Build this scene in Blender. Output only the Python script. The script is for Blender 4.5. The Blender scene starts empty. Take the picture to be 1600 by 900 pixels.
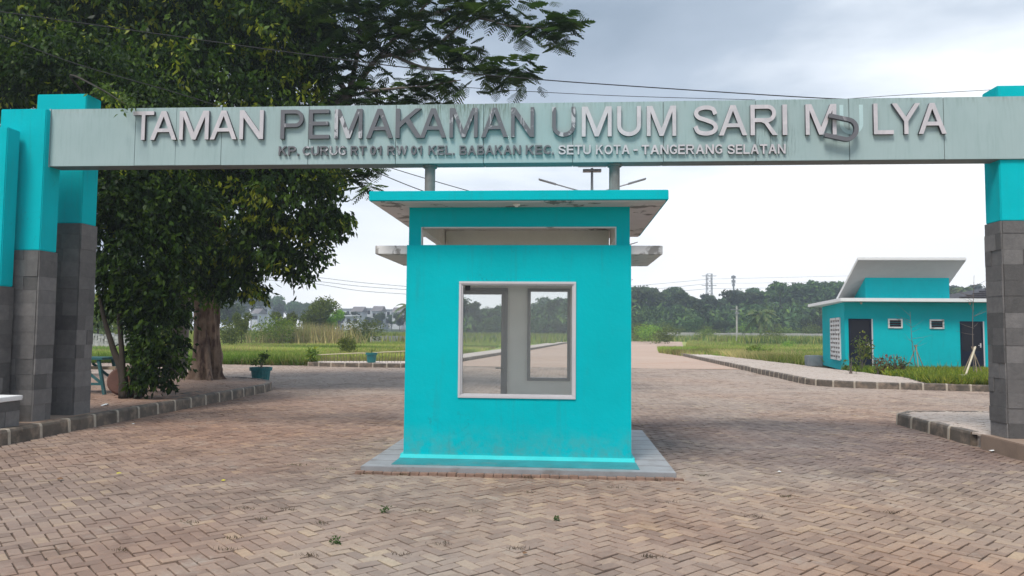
import bpy, bmesh, math, random
import numpy as np
from mathutils import Vector, Matrix
SC = bpy.context.scene
COL = SC.collection
rnd = random.Random(7)
rng = np.random.default_rng(7)
R = math.radians

# ------------------------------------------------------------------ camera
FPX = 1150.0; HC = 1.6
yaw, pit, roll = R(4.08), R(3.4), R(0.5)
fw = Vector((-math.sin(yaw)*math.cos(pit), math.cos(yaw)*math.cos(pit), math.sin(pit)))
r0 = Vector((math.cos(yaw), math.sin(yaw), 0)); u0 = r0.cross(fw)
RV = r0*math.cos(roll) + u0*math.sin(roll); UV = u0*math.cos(roll) - r0*math.sin(roll)
cd = bpy.data.cameras.new('camera'); cam = bpy.data.objects.new('camera', cd); COL.objects.link(cam)
cd.sensor_width = 36; cd.lens = 36*FPX/1600; cd.clip_start = 0.05; cd.clip_end = 3000
m = Matrix((RV, UV, -fw)).transposed().to_4x4(); m.translation = (0, 0, HC); cam.matrix_world = m
SC.camera = cam
def ray(px, py): return fw + RV*((px-800)/FPX) - UV*((py-450)/FPX)
def at(px, py, Y):
    d = ray(px, py); return Vector((0, 0, HC)) + d*(Y/d.y)
def G(px, py, z=0.0):
    d = ray(px, py); return Vector((0, 0, HC)) + d*((z-HC)/d.z)

# ------------------------------------------------------------------ light
SUN_EL, SUN_AZ, SUN_ST = R(58), R(205), 2.3      # azimuth measured clockwise from +Y
SC.view_settings.view_transform = 'Standard'; SC.view_settings.look = 'None'
SC.view_settings.exposure = 0.62; SC.view_settings.gamma = 1; SC.view_settings.use_curve_mapping = False
w = bpy.data.worlds.new('World'); SC.world = w; w.use_nodes = True
nt = w.node_tree; nt.nodes.clear(); N = nt.nodes.new; L = nt.links.new
out = N('ShaderNodeOutputWorld'); bg = N('ShaderNodeBackground'); bg.inputs[1].default_value = 0.1
sky = N('ShaderNodeTexSky'); sky.sky_type = 'NISHITA'; sky.sun_disc = False
sky.sun_elevation = SUN_EL; sky.sun_rotation = SUN_AZ; sky.dust_density = 2
tc = N('ShaderNodeTexCoord'); mp = N('ShaderNodeMapping'); mp.inputs['Scale'].default_value = (1.0, 1.0, 3.2)
mp.inputs['Location'].default_value = (0.35, 0.2, 0.4)
L(tc.outputs['Generated'], mp.inputs[0])
n1 = N('ShaderNodeTexNoise'); n1.inputs['Scale'].default_value = 1.6; n1.inputs['Detail'].default_value = 7
n1.inputs['Roughness'].default_value = 0.52; n1.inputs['Distortion'].default_value = 0.25
L(mp.outputs[0], n1.inputs['Vector'])
sp = N('ShaderNodeSeparateXYZ'); L(tc.outputs['Generated'], sp.inputs[0])
def wmath(op, a, b=None, clamp=False):
    q = N('ShaderNodeMath'); q.operation = op; q.use_clamp = clamp
    for i, v in enumerate((a, b)):
        if v is None: continue
        if isinstance(v, (int, float)): q.inputs[i].default_value = v
        else: L(v, q.inputs[i])
    return q.outputs[0]
# cloud thickness: thin and bright near the horizon, grey-blue higher up, brighter ahead-right than behind
hgt = wmath('MULTIPLY', sp.outputs['Z'], 2.5, True)
side = wmath('MULTIPLY', sp.outputs['X'], -0.26)
back = wmath('MULTIPLY', sp.outputs['Y'], -0.22)
nn = wmath('MULTIPLY', wmath('SUBTRACT', n1.outputs[0], 0.5), 1.8)
t = wmath('ADD', wmath('ADD', hgt, nn), wmath('ADD', side, wmath('ADD', back, 0.02)))
cr = N('ShaderNodeValToRGB'); L(t, cr.inputs[0])
e = cr.color_ramp.elements
e[0].position = 0.0; e[0].color = (0.93, 0.93, 0.94, 1)
e[1].position = 1.0; e[1].color = (0.215, 0.27, 0.34, 1)
x = e.new(0.28); x.color = (0.74, 0.78, 0.83, 1)
x = e.new(0.6); x.color = (0.35, 0.41, 0.49, 1)
mul = N('ShaderNodeVectorMath'); mul.operation = 'SCALE'; L(cr.outputs[0], mul.inputs[0]); L(wmath('ADD', wmath('MULTIPLY', wmath('MULTIPLY', wmath('SUBTRACT', sp.outputs['Z'], 0.45), 3.0, True), 11.0), 10.4), mul.inputs['Scale'])
mx = N('ShaderNodeMix'); mx.data_type = 'RGBA'; mx.inputs[0].default_value = 0.93
L(sky.outputs[0], mx.inputs[6]); L(mul.outputs[0], mx.inputs[7])
L(mx.outputs[2], bg.inputs[0]); L(bg.outputs[0], out.inputs[0])
sl = bpy.data.lights.new('sun', 'SUN'); so = bpy.data.objects.new('sun', sl); COL.objects.link(so)
sl.energy = SUN_ST; sl.angle = R(18); sl.color = (1, 0.95, 0.88)
sd = Vector((math.sin(SUN_AZ)*math.cos(SUN_EL), math.cos(SUN_AZ)*math.cos(SUN_EL), math.sin(SUN_EL)))
so.rotation_euler = sd.to_track_quat('Z', 'Y').to_euler(); so.location = (0, -5, 30)

# ------------------------------------------------------------------ materials
def newmat(name):
    mt = bpy.data.materials.new(name); mt.use_nodes = True
    return mt, mt.node_tree, mt.node_tree.nodes['Principled BSDF']
def mixrgb(nt, fac, a, b, mode='MIX'):
    q = nt.nodes.new('ShaderNodeMix'); q.data_type = 'RGBA'; q.blend_type = mode
    for i, v in ((0, fac), (6, a), (7, b)):
        if isinstance(v, (int, float)): q.inputs[i].default_value = v
        elif isinstance(v, tuple): q.inputs[i].default_value = (*v, 1)
        else: nt.links.new(v, q.inputs[i])
    return q.outputs[2]
def noise(nt, scale, detail=5, rough=0.6, vec=None, stretch=None, dist=0):
    n = nt.nodes.new('ShaderNodeTexNoise'); n.inputs['Scale'].default_value = scale
    n.inputs['Detail'].default_value = detail; n.inputs['Roughness'].default_value = rough; n.inputs['Distortion'].default_value = dist
    if vec is None:
        g = nt.nodes.new('ShaderNodeNewGeometry'); vec = g.outputs['Position']
    if stretch:
        mp = nt.nodes.new('ShaderNodeMapping'); mp.inputs['Scale'].default_value = stretch
        nt.links.new(vec, mp.inputs[0]); vec = mp.outputs[0]
    nt.links.new(vec, n.inputs['Vector']); return n.outputs[0]
def ramp(nt, v, p0, p1, c0=0.0, c1=1.0):
    q = nt.nodes.new('ShaderNodeMapRange'); q.inputs[1].default_value = p0; q.inputs[2].default_value = p1
    q.inputs[3].default_value = c0; q.inputs[4].default_value = c1; nt.links.new(v, q.inputs[0]); return q.outputs[0]
def mth(nt, op, a, b=None, clamp=False):
    q = nt.nodes.new('ShaderNodeMath'); q.operation = op; q.use_clamp = clamp
    for i, v in enumerate((a, b)):
        if v is None: continue
        if isinstance(v, (int, float)): q.inputs[i].default_value = v
        else: nt.links.new(v, q.inputs[i])
    return q.outputs[0]
def bump(nt, b, h, s, d=0.01):
    q = nt.nodes.new('ShaderNodeBump'); q.inputs['Strength'].default_value = s; q.inputs['Distance'].default_value = d
    nt.links.new(h, q.inputs['Height']); nt.links.new(q.outputs[0], b.inputs['Normal'])
def basic(name, c, var=0.12, scale=3.0, rough=0.7, metal=0.0, bmp=0.25, bscale=60, stain=None, sstr=0.5, sscale=1.5, sthr=(0.55, 0.75), sstretch=None, spec=0.4):
    mt, nt, b = newmat(name)
    n = noise(nt, scale, 6)
    lo = tuple(v*(1-var) for v in c); hi = tuple(min(1, v*(1+var)) for v in c)
    col = mixrgb(nt, ramp(nt, n, 0.3, 0.7), lo, hi)
    fine = noise(nt, bscale, 3)
    col = mixrgb(nt, ramp(nt, fine, 0.35, 0.75, 0, 0.25), col, tuple(v*0.8 for v in c))
    if stain:
        s = noise(nt, sscale, 8, 0.65, stretch=sstretch)
        col = mixrgb(nt, ramp(nt, s, sthr[0], sthr[1], 0, sstr), col, stain)
    nt.links.new(col, b.inputs['Base Color'])
    b.inputs['Roughness'].default_value = rough; b.inputs['Metallic'].default_value = metal
    b.inputs['Specular IOR Level'].default_value = spec
    if bmp: bump(nt, b, fine, bmp, 0.004)
    return mt
def attrmat(name, tint=(1, 1, 1), rough=0.6, trans=0.0, var=0.15, spec=0.3, objvar=False):
    mt, nt, b = newmat(name)
    a = nt.nodes.new('ShaderNodeAttribute'); a.attribute_name = 'Col'
    col = mixrgb(nt, 1.0, a.outputs[0], tint, 'MULTIPLY')
    n = noise(nt, 1.3, 4)
    k = nt.nodes.new('ShaderNodeHueSaturation'); nt.links.new(col, k.inputs['Color'])
    nt.links.new(ramp(nt, n, 0.3, 0.7, 1-var, 1+var), k.inputs['Value'])
    if objvar:
        oi = nt.nodes.new('ShaderNodeObjectInfo')
        nt.links.new(ramp(nt, oi.outputs['Random'], 0, 1, 0.465, 0.52), k.inputs['Hue'])
        v2 = mth(nt, 'MULTIPLY', ramp(nt, n, 0.3, 0.7, 1-var, 1+var), ramp(nt, oi.outputs['Random'], 0, 1, 0.5, 1.7))
        nt.links.new(v2, k.inputs['Value'])
    col = k.outputs[0]
    nt.links.new(col, b.inputs['Base Color']); b.inputs['Roughness'].default_value = rough; b.inputs['Specular IOR Level'].default_value = spec
    if trans:
        tr = nt.nodes.new('ShaderNodeBsdfTranslucent'); nt.links.new(mixrgb(nt, 1.0, col, (1.3, 1.5, 0.7), 'MULTIPLY'), tr.inputs[0])
        ms = nt.nodes.new('ShaderNodeMixShader'); ms.inputs[0].default_value = trans
        nt.links.new(b.outputs[0], ms.inputs[1]); nt.links.new(tr.outputs[0], ms.inputs[2])
        nt.links.new(ms.outputs[0], nt.nodes['Material Output'].inputs[0])
    return mt
TEALC = (0.0, 0.455, 0.50)
def wallpaint(name, c, drip=True):
    mt, nt, b = newmat(name)
    n = noise(nt, 0.9, 6, 0.6); col = mixrgb(nt, ramp(nt, n, 0.3, 0.7), tuple(v*0.93 for v in c), tuple(min(1, v*1.06) for v in c))
    n2 = noise(nt, 5, 8, 0.7); col = mixrgb(nt, ramp(nt, n2, 0.58, 0.8, 0, 0.16), col, (0.03, 0.36, 0.40))
    if drip:
        d = noise(nt, 3.0, 6, 0.7, stretch=(5, 5, 0.35)); col = mixrgb(nt, ramp(nt, d, 0.55, 0.78, 0, 0.42), col, (0.03, 0.25, 0.27))
    v = nt.nodes.new('ShaderNodeTexVoronoi'); v.feature = 'DISTANCE_TO_EDGE'; v.inputs['Scale'].default_value = 1.1
    gg = nt.nodes.new('ShaderNodeNewGeometry'); wv = nt.nodes.new('ShaderNodeVectorMath'); wv.operation = 'ADD'; nn_ = nt.nodes.new('ShaderNodeTexNoise'); nn_.inputs['Scale'].default_value = 2.5; nn_.inputs['Detail'].default_value = 6
    nt.links.new(gg.outputs['Position'], nn_.inputs['Vector']); nt.links.new(gg.outputs['Position'], wv.inputs[0]); nt.links.new(nn_.outputs[1], wv.inputs[1]); nt.links.new(wv.outputs[0], v.inputs['Vector'])
    crk = mth(nt, 'MULTIPLY', ramp(nt, v.outputs['Distance'], 0.0, 0.004, 1, 0), ramp(nt, noise(nt, 0.8, 3), 0.5, 0.6, 0, 0.5), True); col = mixrgb(nt, crk, col, (0.02, 0.18, 0.2))
    chip = ramp(nt, noise(nt, 11, 9, 0.75), 0.70, 0.72, 0, 0.8); col = mixrgb(nt, chip, col, (0.35, 0.5, 0.48))
    # splashed dirt close to the ground (a real stain on the wall foot)
    g = nt.nodes.new('ShaderNodeNewGeometry'); s = nt.nodes.new('ShaderNodeSeparateXYZ'); nt.links.new(g.outputs['Position'], s.inputs[0])
    low = mth(nt, 'MULTIPLY', ramp(nt, s.outputs[2], 0.1, 0.5, 1, 0), ramp(nt, noise(nt, 6, 8, 0.7), 0.42, 0.7, 0, 0.8), True)
    col = mixrgb(nt, low, col, (0.12, 0.30, 0.28))
    nt.links.new(col, b.inputs['Base Color']); b.inputs['Roughness'].default_value = 0.85; b.inputs['Specular IOR Level'].default_value = 0.1
    f = mth(nt, 'ADD', mth(nt, 'MULTIPLY', noise(nt, 45, 5, 0.7), 0.25), mth(nt, 'MULTIPLY', noise(nt, 2.5, 4, 0.6), 1.6)); bump(nt, b, f, 0.55, 0.012)
    return mt
M = {}
M['teal'] = wallpaint('teal_wall_paint', TEALC)
M['teal_light'] = basic('teal_plinth_paint', (0.03, 0.55, 0.55), stain=(0.1, 0.25, 0.2), sscale=6, sstr=0.5)
M['teal_dark'] = basic('teal_slab_paint', (0.03, 0.24, 0.26), 0.2, stain=(0.18, 0.2, 0.18), sscale=4)
M['fascia'] = basic('white_fascia', (0.80, 0.79, 0.78), 0.04, stain=(0.4, 0.38, 0.35), sscale=3, sstr=0.3)
M['greysoffit'] = basic('grey_soffit', (0.33, 0.325, 0.32), 0.05)
M['white'] = basic('white_render', (0.74, 0.72, 0.70), 0.08, stain=(0.14, 0.12, 0.10), sscale=3.5, sstr=0.7, sthr=(0.57, 0.62))
M['cream'] = basic('cream_wall', (0.86, 0.83, 0.77), 0.05, stain=(0.5, 0.48, 0.42), sscale=1.5, sstr=0.3)
M['soffit'] = basic('soffit_render', (0.66, 0.60, 0.58), 0.07, stain=(0.10, 0.085, 0.07), sscale=2.6, sstr=0.8, sthr=(0.57, 0.61))
M['alu'] = basic('aluminium_frame', (0.62, 0.59, 0.60), 0.05, rough=0.45, metal=0.2, bmp=0)
M['alu_grey'] = basic('grey_aluminium', (0.30, 0.29, 0.29), 0.05, rough=0.45, metal=0.3, bmp=0)
M['black'] = basic('black_plastic', (0.02, 0.02, 0.022), rough=0.5, bmp=0)
M['dark_glass'] = basic('dark_glass', (0.012, 0.012, 0.02), rough=0.2, bmp=0, spec=0.25)
M['door_panel'] = basic('dark_door', (0.010, 0.014, 0.03), rough=0.6, bmp=0, spec=0.15)
M['slab'] = basic('slab_tile', (0.27, 0.27, 0.275), 0.15, rough=0.45, stain=(0.13, 0.105, 0.085), sscale=3.5, sstr=0.7, sthr=(0.5, 0.7))
M['kerb'] = basic('kerb_concrete', (0.10, 0.080, 0.062), 0.4, 4, stain=(0.30, 0.22, 0.16), sscale=5, sstr=0.8, sthr=(0.48, 0.7), bmp=0.6, bscale=40)
M['mortar'] = basic('kerb_mortar', (0.40, 0.34, 0.27), 0.15, 6, stain=(0.12, 0.1, 0.08), sscale=8)
M['plinth'] = basic('concrete_plinth', (0.27, 0.19, 0.14), 0.2, 4, stain=(0.12, 0.10, 0.08), sscale=4)
M['dirt'] = basic('joint_soil', (0.10, 0.075, 0.055), 0.3, 4)
M['bark'] = basic('bark', (0.22, 0.15, 0.105), 0.35, 3, stain=(0.06, 0.032, 0.025), sscale=2.2, sstr=0.9, sthr=(0.48, 0.6), sstretch=(2.5, 2.5, 0.6), bmp=0.9, bscale=22, rough=0.9)
M['bark_dark'] = basic('dark_bark', (0.04, 0.03, 0.022), 0.3, 5, bmp=0.8, bscale=30, rough=0.9)
M['twig'] = basic('pale_bark', (0.16, 0.13, 0.11), 0.3, 5, bmp=0.6, rough=0.9)
M['pole'] = basic('weathered_steel_pipe', (0.20, 0.18, 0.17), 0.25, 5, rough=0.6, stain=(0.35, 0.32, 0.3), sscale=6, sstretch=(3, 3, 0.5))
M['lampmetal'] = basic('galvanised_steel', (0.25, 0.25, 0.26), 0.1, rough=0.5, metal=0.4, bmp=0)
M['cable'] = basic('cable_rubber', (0.02, 0.02, 0.02), rough=0.6, bmp=0)
M['bluepot'] = basic('blue_green_plastic', (0.018, 0.16, 0.17), 0.2, 8, stain=(0.2, 0.2, 0.17), sscale=9, sstr=0.4, rough=0.5)
M['tealwood'] = basic('faded_teal_wood', (0.025, 0.11, 0.12), 0.25, 8, stain=(0.2, 0.17, 0.13), sscale=10, sstr=0.5)
M['brickedge'] = basic('edging_brick', (0.24, 0.15, 0.11), 0.3, 8, stain=(0.1, 0.08, 0.06), sscale=9)
M['clay'] = basic('red_clay', (0.12, 0.055, 0.04), 0.2, 6, stain=(0.1, 0.06, 0.04), sscale=8)
M['wood'] = basic('raw_wood', (0.33, 0.25, 0.17), 0.2, 8)
M['bamboo'] = basic('bleached_bamboo', (0.55, 0.47, 0.33), 0.15, 8)
M['concrete'] = basic('old_concrete', (0.40, 0.38, 0.36), 0.2, 2, stain=(0.1, 0.1, 0.08), sscale=0.8, sstr=0.6)
M['tubm'] = basic('concrete_tub', (0.24, 0.26, 0.28), 0.2, 3, stain=(0.35, 0.22, 0.16), sscale=3, sstr=0.6)
M['tile'] = basic('dark_roof_tile', (0.045, 0.04, 0.045), 0.3, 5, rough=0.7)
M['houseW'] = basic('white_house_wall', (0.60, 0.61, 0.62), 0.1, 0.3, stain=(0.3, 0.3, 0.3), sscale=0.5)
M['houseR'] = basic('grey_house_roof', (0.18, 0.16, 0.16), 0.2, 0.4)
M['paper'] = basic('paper_litter', (0.75, 0.75, 0.74), 0.05)
M['yleaf'] = basic('yellow_leaf', (0.55, 0.48, 0.04), 0.2)
M['bleaf'] = basic('brown_leaf', (0.16, 0.08, 0.035), 0.2)
M['bulb'] = basic('glass_bulb', (0.45, 0.42, 0.36), 0.05, rough=0.2, bmp=0)
M['leaf'] = attrmat('broad_leaf', rough=0.5, trans=0.26, spec=0.16)
M['frond'] = attrmat('feather_leaf', rough=0.6, trans=0.22, spec=0.15)
M['far_leaf'] = attrmat('distant_foliage', rough=0.8, trans=0.12, objvar=True, spec=0.15)
M['bush_leaf'] = attrmat('bush_foliage', rough=0.7, trans=0.4, objvar=True, spec=0.2)
M['grass'] = attrmat('grass_blades', rough=0.7, trans=0.3, spec=0.2)
# glass: mostly clear with a thin pale film of dust
mt, nt, b = newmat('window_glass'); M['glass'] = mt
tr = nt.nodes.new('ShaderNodeBsdfTransparent'); tr.inputs[0].default_value = (0.97, 0.98, 0.98, 1)
b.inputs['Base Color'].default_value = (0.55, 0.55, 0.54, 1); b.inputs['Roughness'].default_value = 0.06
ms = nt.nodes.new('ShaderNodeMixShader'); ms.inputs[0].default_value = 0.06
nt.links.new(tr.outputs[0], ms.inputs[1]); nt.links.new(b.outputs[0], ms.inputs[2]); nt.links.new(ms.outputs[0], nt.nodes['Material Output'].inputs[0])
# beam cladding: pale blue-green composite panel, algae streaks hanging from the top edge
mt, nt, b = newmat('cladding_panel'); M['clad'] = mt
g = nt.nodes.new('ShaderNodeNewGeometry'); s = nt.nodes.new('ShaderNodeSeparateXYZ'); nt.links.new(g.outputs['Position'], s.inputs[0])
c = mixrgb(nt, ramp(nt, noise(nt, 0.8, 6), 0.3, 0.7), (0.32, 0.415, 0.41), (0.38, 0.475, 0.47))
dr = noise(nt, 4.0, 7, 0.7, stretch=(7, 7, 0.5))
c = mixrgb(nt, ramp(nt, dr, 0.5, 0.8, 0, 0.35), c, (0.17, 0.27, 0.25))
topm = ramp(nt, s.outputs[2], 4.62, 4.96, 0, 1)
xa = mth(nt, 'MULTIPLY', ramp(nt, s.outputs[0], -2.4, -1.9, 0, 1), ramp(nt, s.outputs[0], -0.95, -0.6, 1, 0))
st = ramp(nt, noise(nt, 9, 6, 0.7, stretch=(5, 5, 0.45)), 0.42, 0.6, 0, 1)
al = mth(nt, 'MULTIPLY', mth(nt, 'MULTIPLY', topm, xa, True), st, True)
c = mixrgb(nt, mth(nt, 'MULTIPLY', al, 0.9), c, (0.07, 0.085, 0.04))
al2 = mth(nt, 'MULTIPLY', ramp(nt, s.outputs[2], 4.80, 4.96, 0, 0.55), ramp(nt, noise(nt, 7, 6, 0.7, stretch=(4, 4, 0.5)), 0.48, 0.7), True)
c = mixrgb(nt, al2, c, (0.12, 0.17, 0.13))
# rust-dark runs under the last letters of the third word group
xb = mth(nt, 'MULTIPLY', ramp(nt, s.outputs[0], 2.65, 2.75, 0, 1), ramp(nt, s.outputs[0], 3.2, 3.35, 1, 0))
zb = mth(nt, 'MULTIPLY', ramp(nt, s.outputs[2], 4.1, 4.2, 0, 1), ramp(nt, s.outputs[2], 4.45, 4.6, 1, 0))
al3 = mth(nt, 'MULTIPLY', mth(nt, 'MULTIPLY', xb, zb, True), ramp(nt, noise(nt, 11, 6, 0.7, stretch=(6, 6, 0.4)), 0.5, 0.62, 0, 0.7), True)
c = mixrgb(nt, al3, c, (0.06, 0.075, 0.07))
nt.links.new(c, b.inputs['Base Color']); b.inputs['Roughness'].default_value = 0.42; b.inputs['Specular IOR Level'].default_value = 0.4
M['seam'] = basic('seam_sealant', (0.05, 0.055, 0.055), bmp=0)
M['beam_soffit'] = basic('beam_underside', (0.17, 0.19, 0.19), 0.1, bmp=0, rough=0.6)
def lettermat(name, c1, c2, lo, hi, metal):
    mt, nt, b = newmat(name)
    n = noise(nt, 6, 4, 0.6, stretch=(1, 1, 0.6), dist=1.2)
    f = ramp(nt, n, lo, hi); nt.links.new(mixrgb(nt, f, c1, c2), b.inputs['Base Color'])
    b.inputs['Metallic'].default_value = metal; b.inputs['Roughness'].default_value = 0.42
    return mt
M['silver'] = lettermat('brushed_silver', (0.64, 0.58, 0.59), (0.55, 0.51, 0.52), 0.4, 0.6, 0.15)
M['mixedl'] = lettermat('peeling_silver', (0.15, 0.145, 0.155), (0.50, 0.48, 0.49), 0.50, 0.53, 0.2)
M['darkl'] = lettermat('tarnished_steel', (0.15, 0.145, 0.155), (0.40, 0.38, 0.39), 0.60, 0.66, 0.2)
M['ghost'] = basic('cleaner_patch', (0.47, 0.62, 0.62), 0.06, bmp=0)
M['lside'] = basic('letter_return', (0.09, 0.09, 0.10), rough=0.5, bmp=0)
# stone cladding (per-block tone in attribute)
mt, nt, b = newmat('andesite_block'); M['stone'] = mt
a = nt.nodes.new('ShaderNodeAttribute'); a.attribute_name = 'Col'
c = mixrgb(nt, ramp(nt, noise(nt, 9, 7, 0.7), 0.3, 0.7), (0.8, 0.8, 0.8), (1.25, 1.22, 1.2))
c = mixrgb(nt, 1.0, a.outputs[0], c, 'MULTIPLY')
c = mixrgb(nt, ramp(nt, noise(nt, 2.2, 8, 0.7, stretch=(1, 1, 0.5)), 0.56, 0.78, 0, 0.4), c, (0.19, 0.18, 0.17))
nt.links.new(c, b.inputs['Base Color']); b.inputs['Roughness'].default_value = 0.72
bump(nt, b, noise(nt, 38, 8, 0.75), 0.9, 0.008)
# pavers
mt, nt, b = newmat('worn_pavers'); M['paver'] = mt
a = nt.nodes.new('ShaderNodeAttribute'); a.attribute_name = 'Col'
sa = nt.nodes.new('ShaderNodeSeparateColor'); nt.links.new(a.outputs[0], sa.inputs[0])
g = nt.nodes.new('ShaderNodeNewGeometry'); s = nt.nodes.new('ShaderNodeSeparateXYZ'); nt.links.new(g.outputs['Position'], s.inputs[0])
X, Y = s.outputs[0], s.outputs[1]
rr = nt.nodes.new('ShaderNodeValToRGB'); nt.links.new(sa.outputs[0], rr.inputs[0])
ee = rr.color_ramp.elements; ee[0].color = (0.235, 0.18, 0.145, 1); ee[1].color = (0.40, 0.315, 0.225, 1)
x = ee.new(0.3); x.color = (0.28, 0.215, 0.175, 1)
x = ee.new(0.65); x.color = (0.315, 0.245, 0.195, 1)
x = ee.new(0.93); x.color = (0.345, 0.27, 0.21, 1)
c = rr.outputs[0]
big = noise(nt, 0.22, 5, 0.55)
c = mixrgb(nt, ramp(nt, big, 0.42, 0.62, 0, 0.7), c, mixrgb(nt, 1.0, c, (1.12, 0.88, 0.74), 'MULTIPLY'))   # iron-red patches
big2 = noise(nt, 0.35, 6, 0.6, stretch=(0.6, 1.4, 1))
c = mixrgb(nt, ramp(nt, big2, 0.5, 0.68, 0, 0.8), c, mixrgb(nt, 1.0, c, (0.70, 0.68, 0.70), 'MULTIPLY'))     # grimy grey patches
# the greyer strip of paving across the gateway and red-brown on the near left
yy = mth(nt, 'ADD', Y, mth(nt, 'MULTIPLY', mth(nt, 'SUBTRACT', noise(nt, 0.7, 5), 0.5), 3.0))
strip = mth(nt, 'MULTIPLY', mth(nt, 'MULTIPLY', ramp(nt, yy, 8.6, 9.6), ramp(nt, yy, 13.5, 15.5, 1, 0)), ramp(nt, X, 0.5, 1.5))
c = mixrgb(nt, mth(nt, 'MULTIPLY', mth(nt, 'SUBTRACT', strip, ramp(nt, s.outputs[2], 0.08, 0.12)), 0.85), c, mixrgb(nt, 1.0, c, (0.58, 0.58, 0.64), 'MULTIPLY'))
stripl = mth(nt, 'MULTIPLY', ramp(nt, X, -2.0, -3.2), ramp(nt, yy, 16, 22, 1, 0))
c = mixrgb(nt, mth(nt, 'MULTIPLY', stripl, 0.6), c, mixrgb(nt, 1.0, c, (0.84, 0.72, 0.68), 'MULTIPLY'))
rt = mth(nt, 'MULTIPLY', ramp(nt, X, 0.8, 2.2), ramp(nt, yy, 7.6, 8.6, 1, 0))
c = mixrgb(nt, mth(nt, 'MULTIPLY', rt, 0.5), c, mixrgb(nt, 1.0, c, (1.08, 0.93, 0.78), 'MULTIPLY'))
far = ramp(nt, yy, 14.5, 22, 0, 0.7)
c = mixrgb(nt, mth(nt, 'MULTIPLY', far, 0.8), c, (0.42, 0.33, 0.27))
wet = noise(nt, 0.9, 7, 0.7, dist=0.6)
c = mixrgb(nt, ramp(nt, wet, 0.50, 0.62, 0, 0.75), c, mixrgb(nt, 1.0, c, (0.66, 0.645, 0.64), 'MULTIPLY'))
c = mixrgb(nt, ramp(nt, noise(nt, 1.7, 8, 0.75), 0.56, 0.72, 0, 0.5), c, (0.42, 0.37, 0.31))
isl = mth(nt, 'MULTIPLY', ramp(nt, s.outputs[2], 0.08, 0.12), ramp(nt, X, 4, 5))
c = mixrgb(nt, mth(nt, 'MULTIPLY', isl, 0.8), c, (0.50, 0.42, 0.36))
isl = mth(nt, 'MULTIPLY', ramp(nt, s.outputs[2], 0.08, 0.12), ramp(nt, X, -4, -5))
c = mixrgb(nt, mth(nt, 'MULTIPLY', isl, 0.45), c, (0.33, 0.20, 0.14))
c = mixrgb(nt, ramp(nt, noise(nt, 28, 8, 0.75), 0.42, 0.8, 0, 0.5), c, (0.15, 0.12, 0.10))
c = mixrgb(nt, ramp(nt, noise(nt, 60, 4, 0.7), 0.62, 0.8, 0, 0.35), c, (0.55, 0.5, 0.43))
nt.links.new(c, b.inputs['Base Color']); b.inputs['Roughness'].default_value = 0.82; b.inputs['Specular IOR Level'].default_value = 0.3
bump(nt, b, noise(nt, 90, 6, 0.75), 0.5, 0.004)
# ground with grass colour, dirt road
def groundmat(name, c1, c2, c3):
    mt, nt, b = newmat(name)
    c = mixrgb(nt, ramp(nt, noise(nt, 0.12, 7), 0.35, 0.65), c1, c2)
    c = mixrgb(nt, ramp(nt, noise(nt, 0.5, 8, 0.7), 0.55, 0.75, 0, 0.8), c, c3)
    nt.links.new(c, b.inputs['Base Color']); b.inputs['Roughness'].default_value = 0.95
    bump(nt, b, noise(nt, 6, 8, 0.8), 0.8, 0.05); return mt
M['field'] = groundmat('field_ground', (0.22, 0.28, 0.045), (0.32, 0.34, 0.08), (0.30, 0.21, 0.10))
M['hill'] = groundmat('hill_ground', (0.03, 0.05, 0.02), (0.045, 0.07, 0.025), (0.06, 0.06, 0.03))
M['road'] = groundmat('dusty_road', (0.42, 0.29, 0.22), (0.48, 0.35, 0.27), (0.42, 0.20, 0.10))
M['walk'] = groundmat('pale_walk', (0.48, 0.39, 0.33), (0.54, 0.46, 0.40), (0.40, 0.30, 0.24))
M['soil'] = groundmat('garden_soil', (0.09, 0.06, 0.04), (0.12, 0.09, 0.06), (0.07, 0.06, 0.03))

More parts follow.
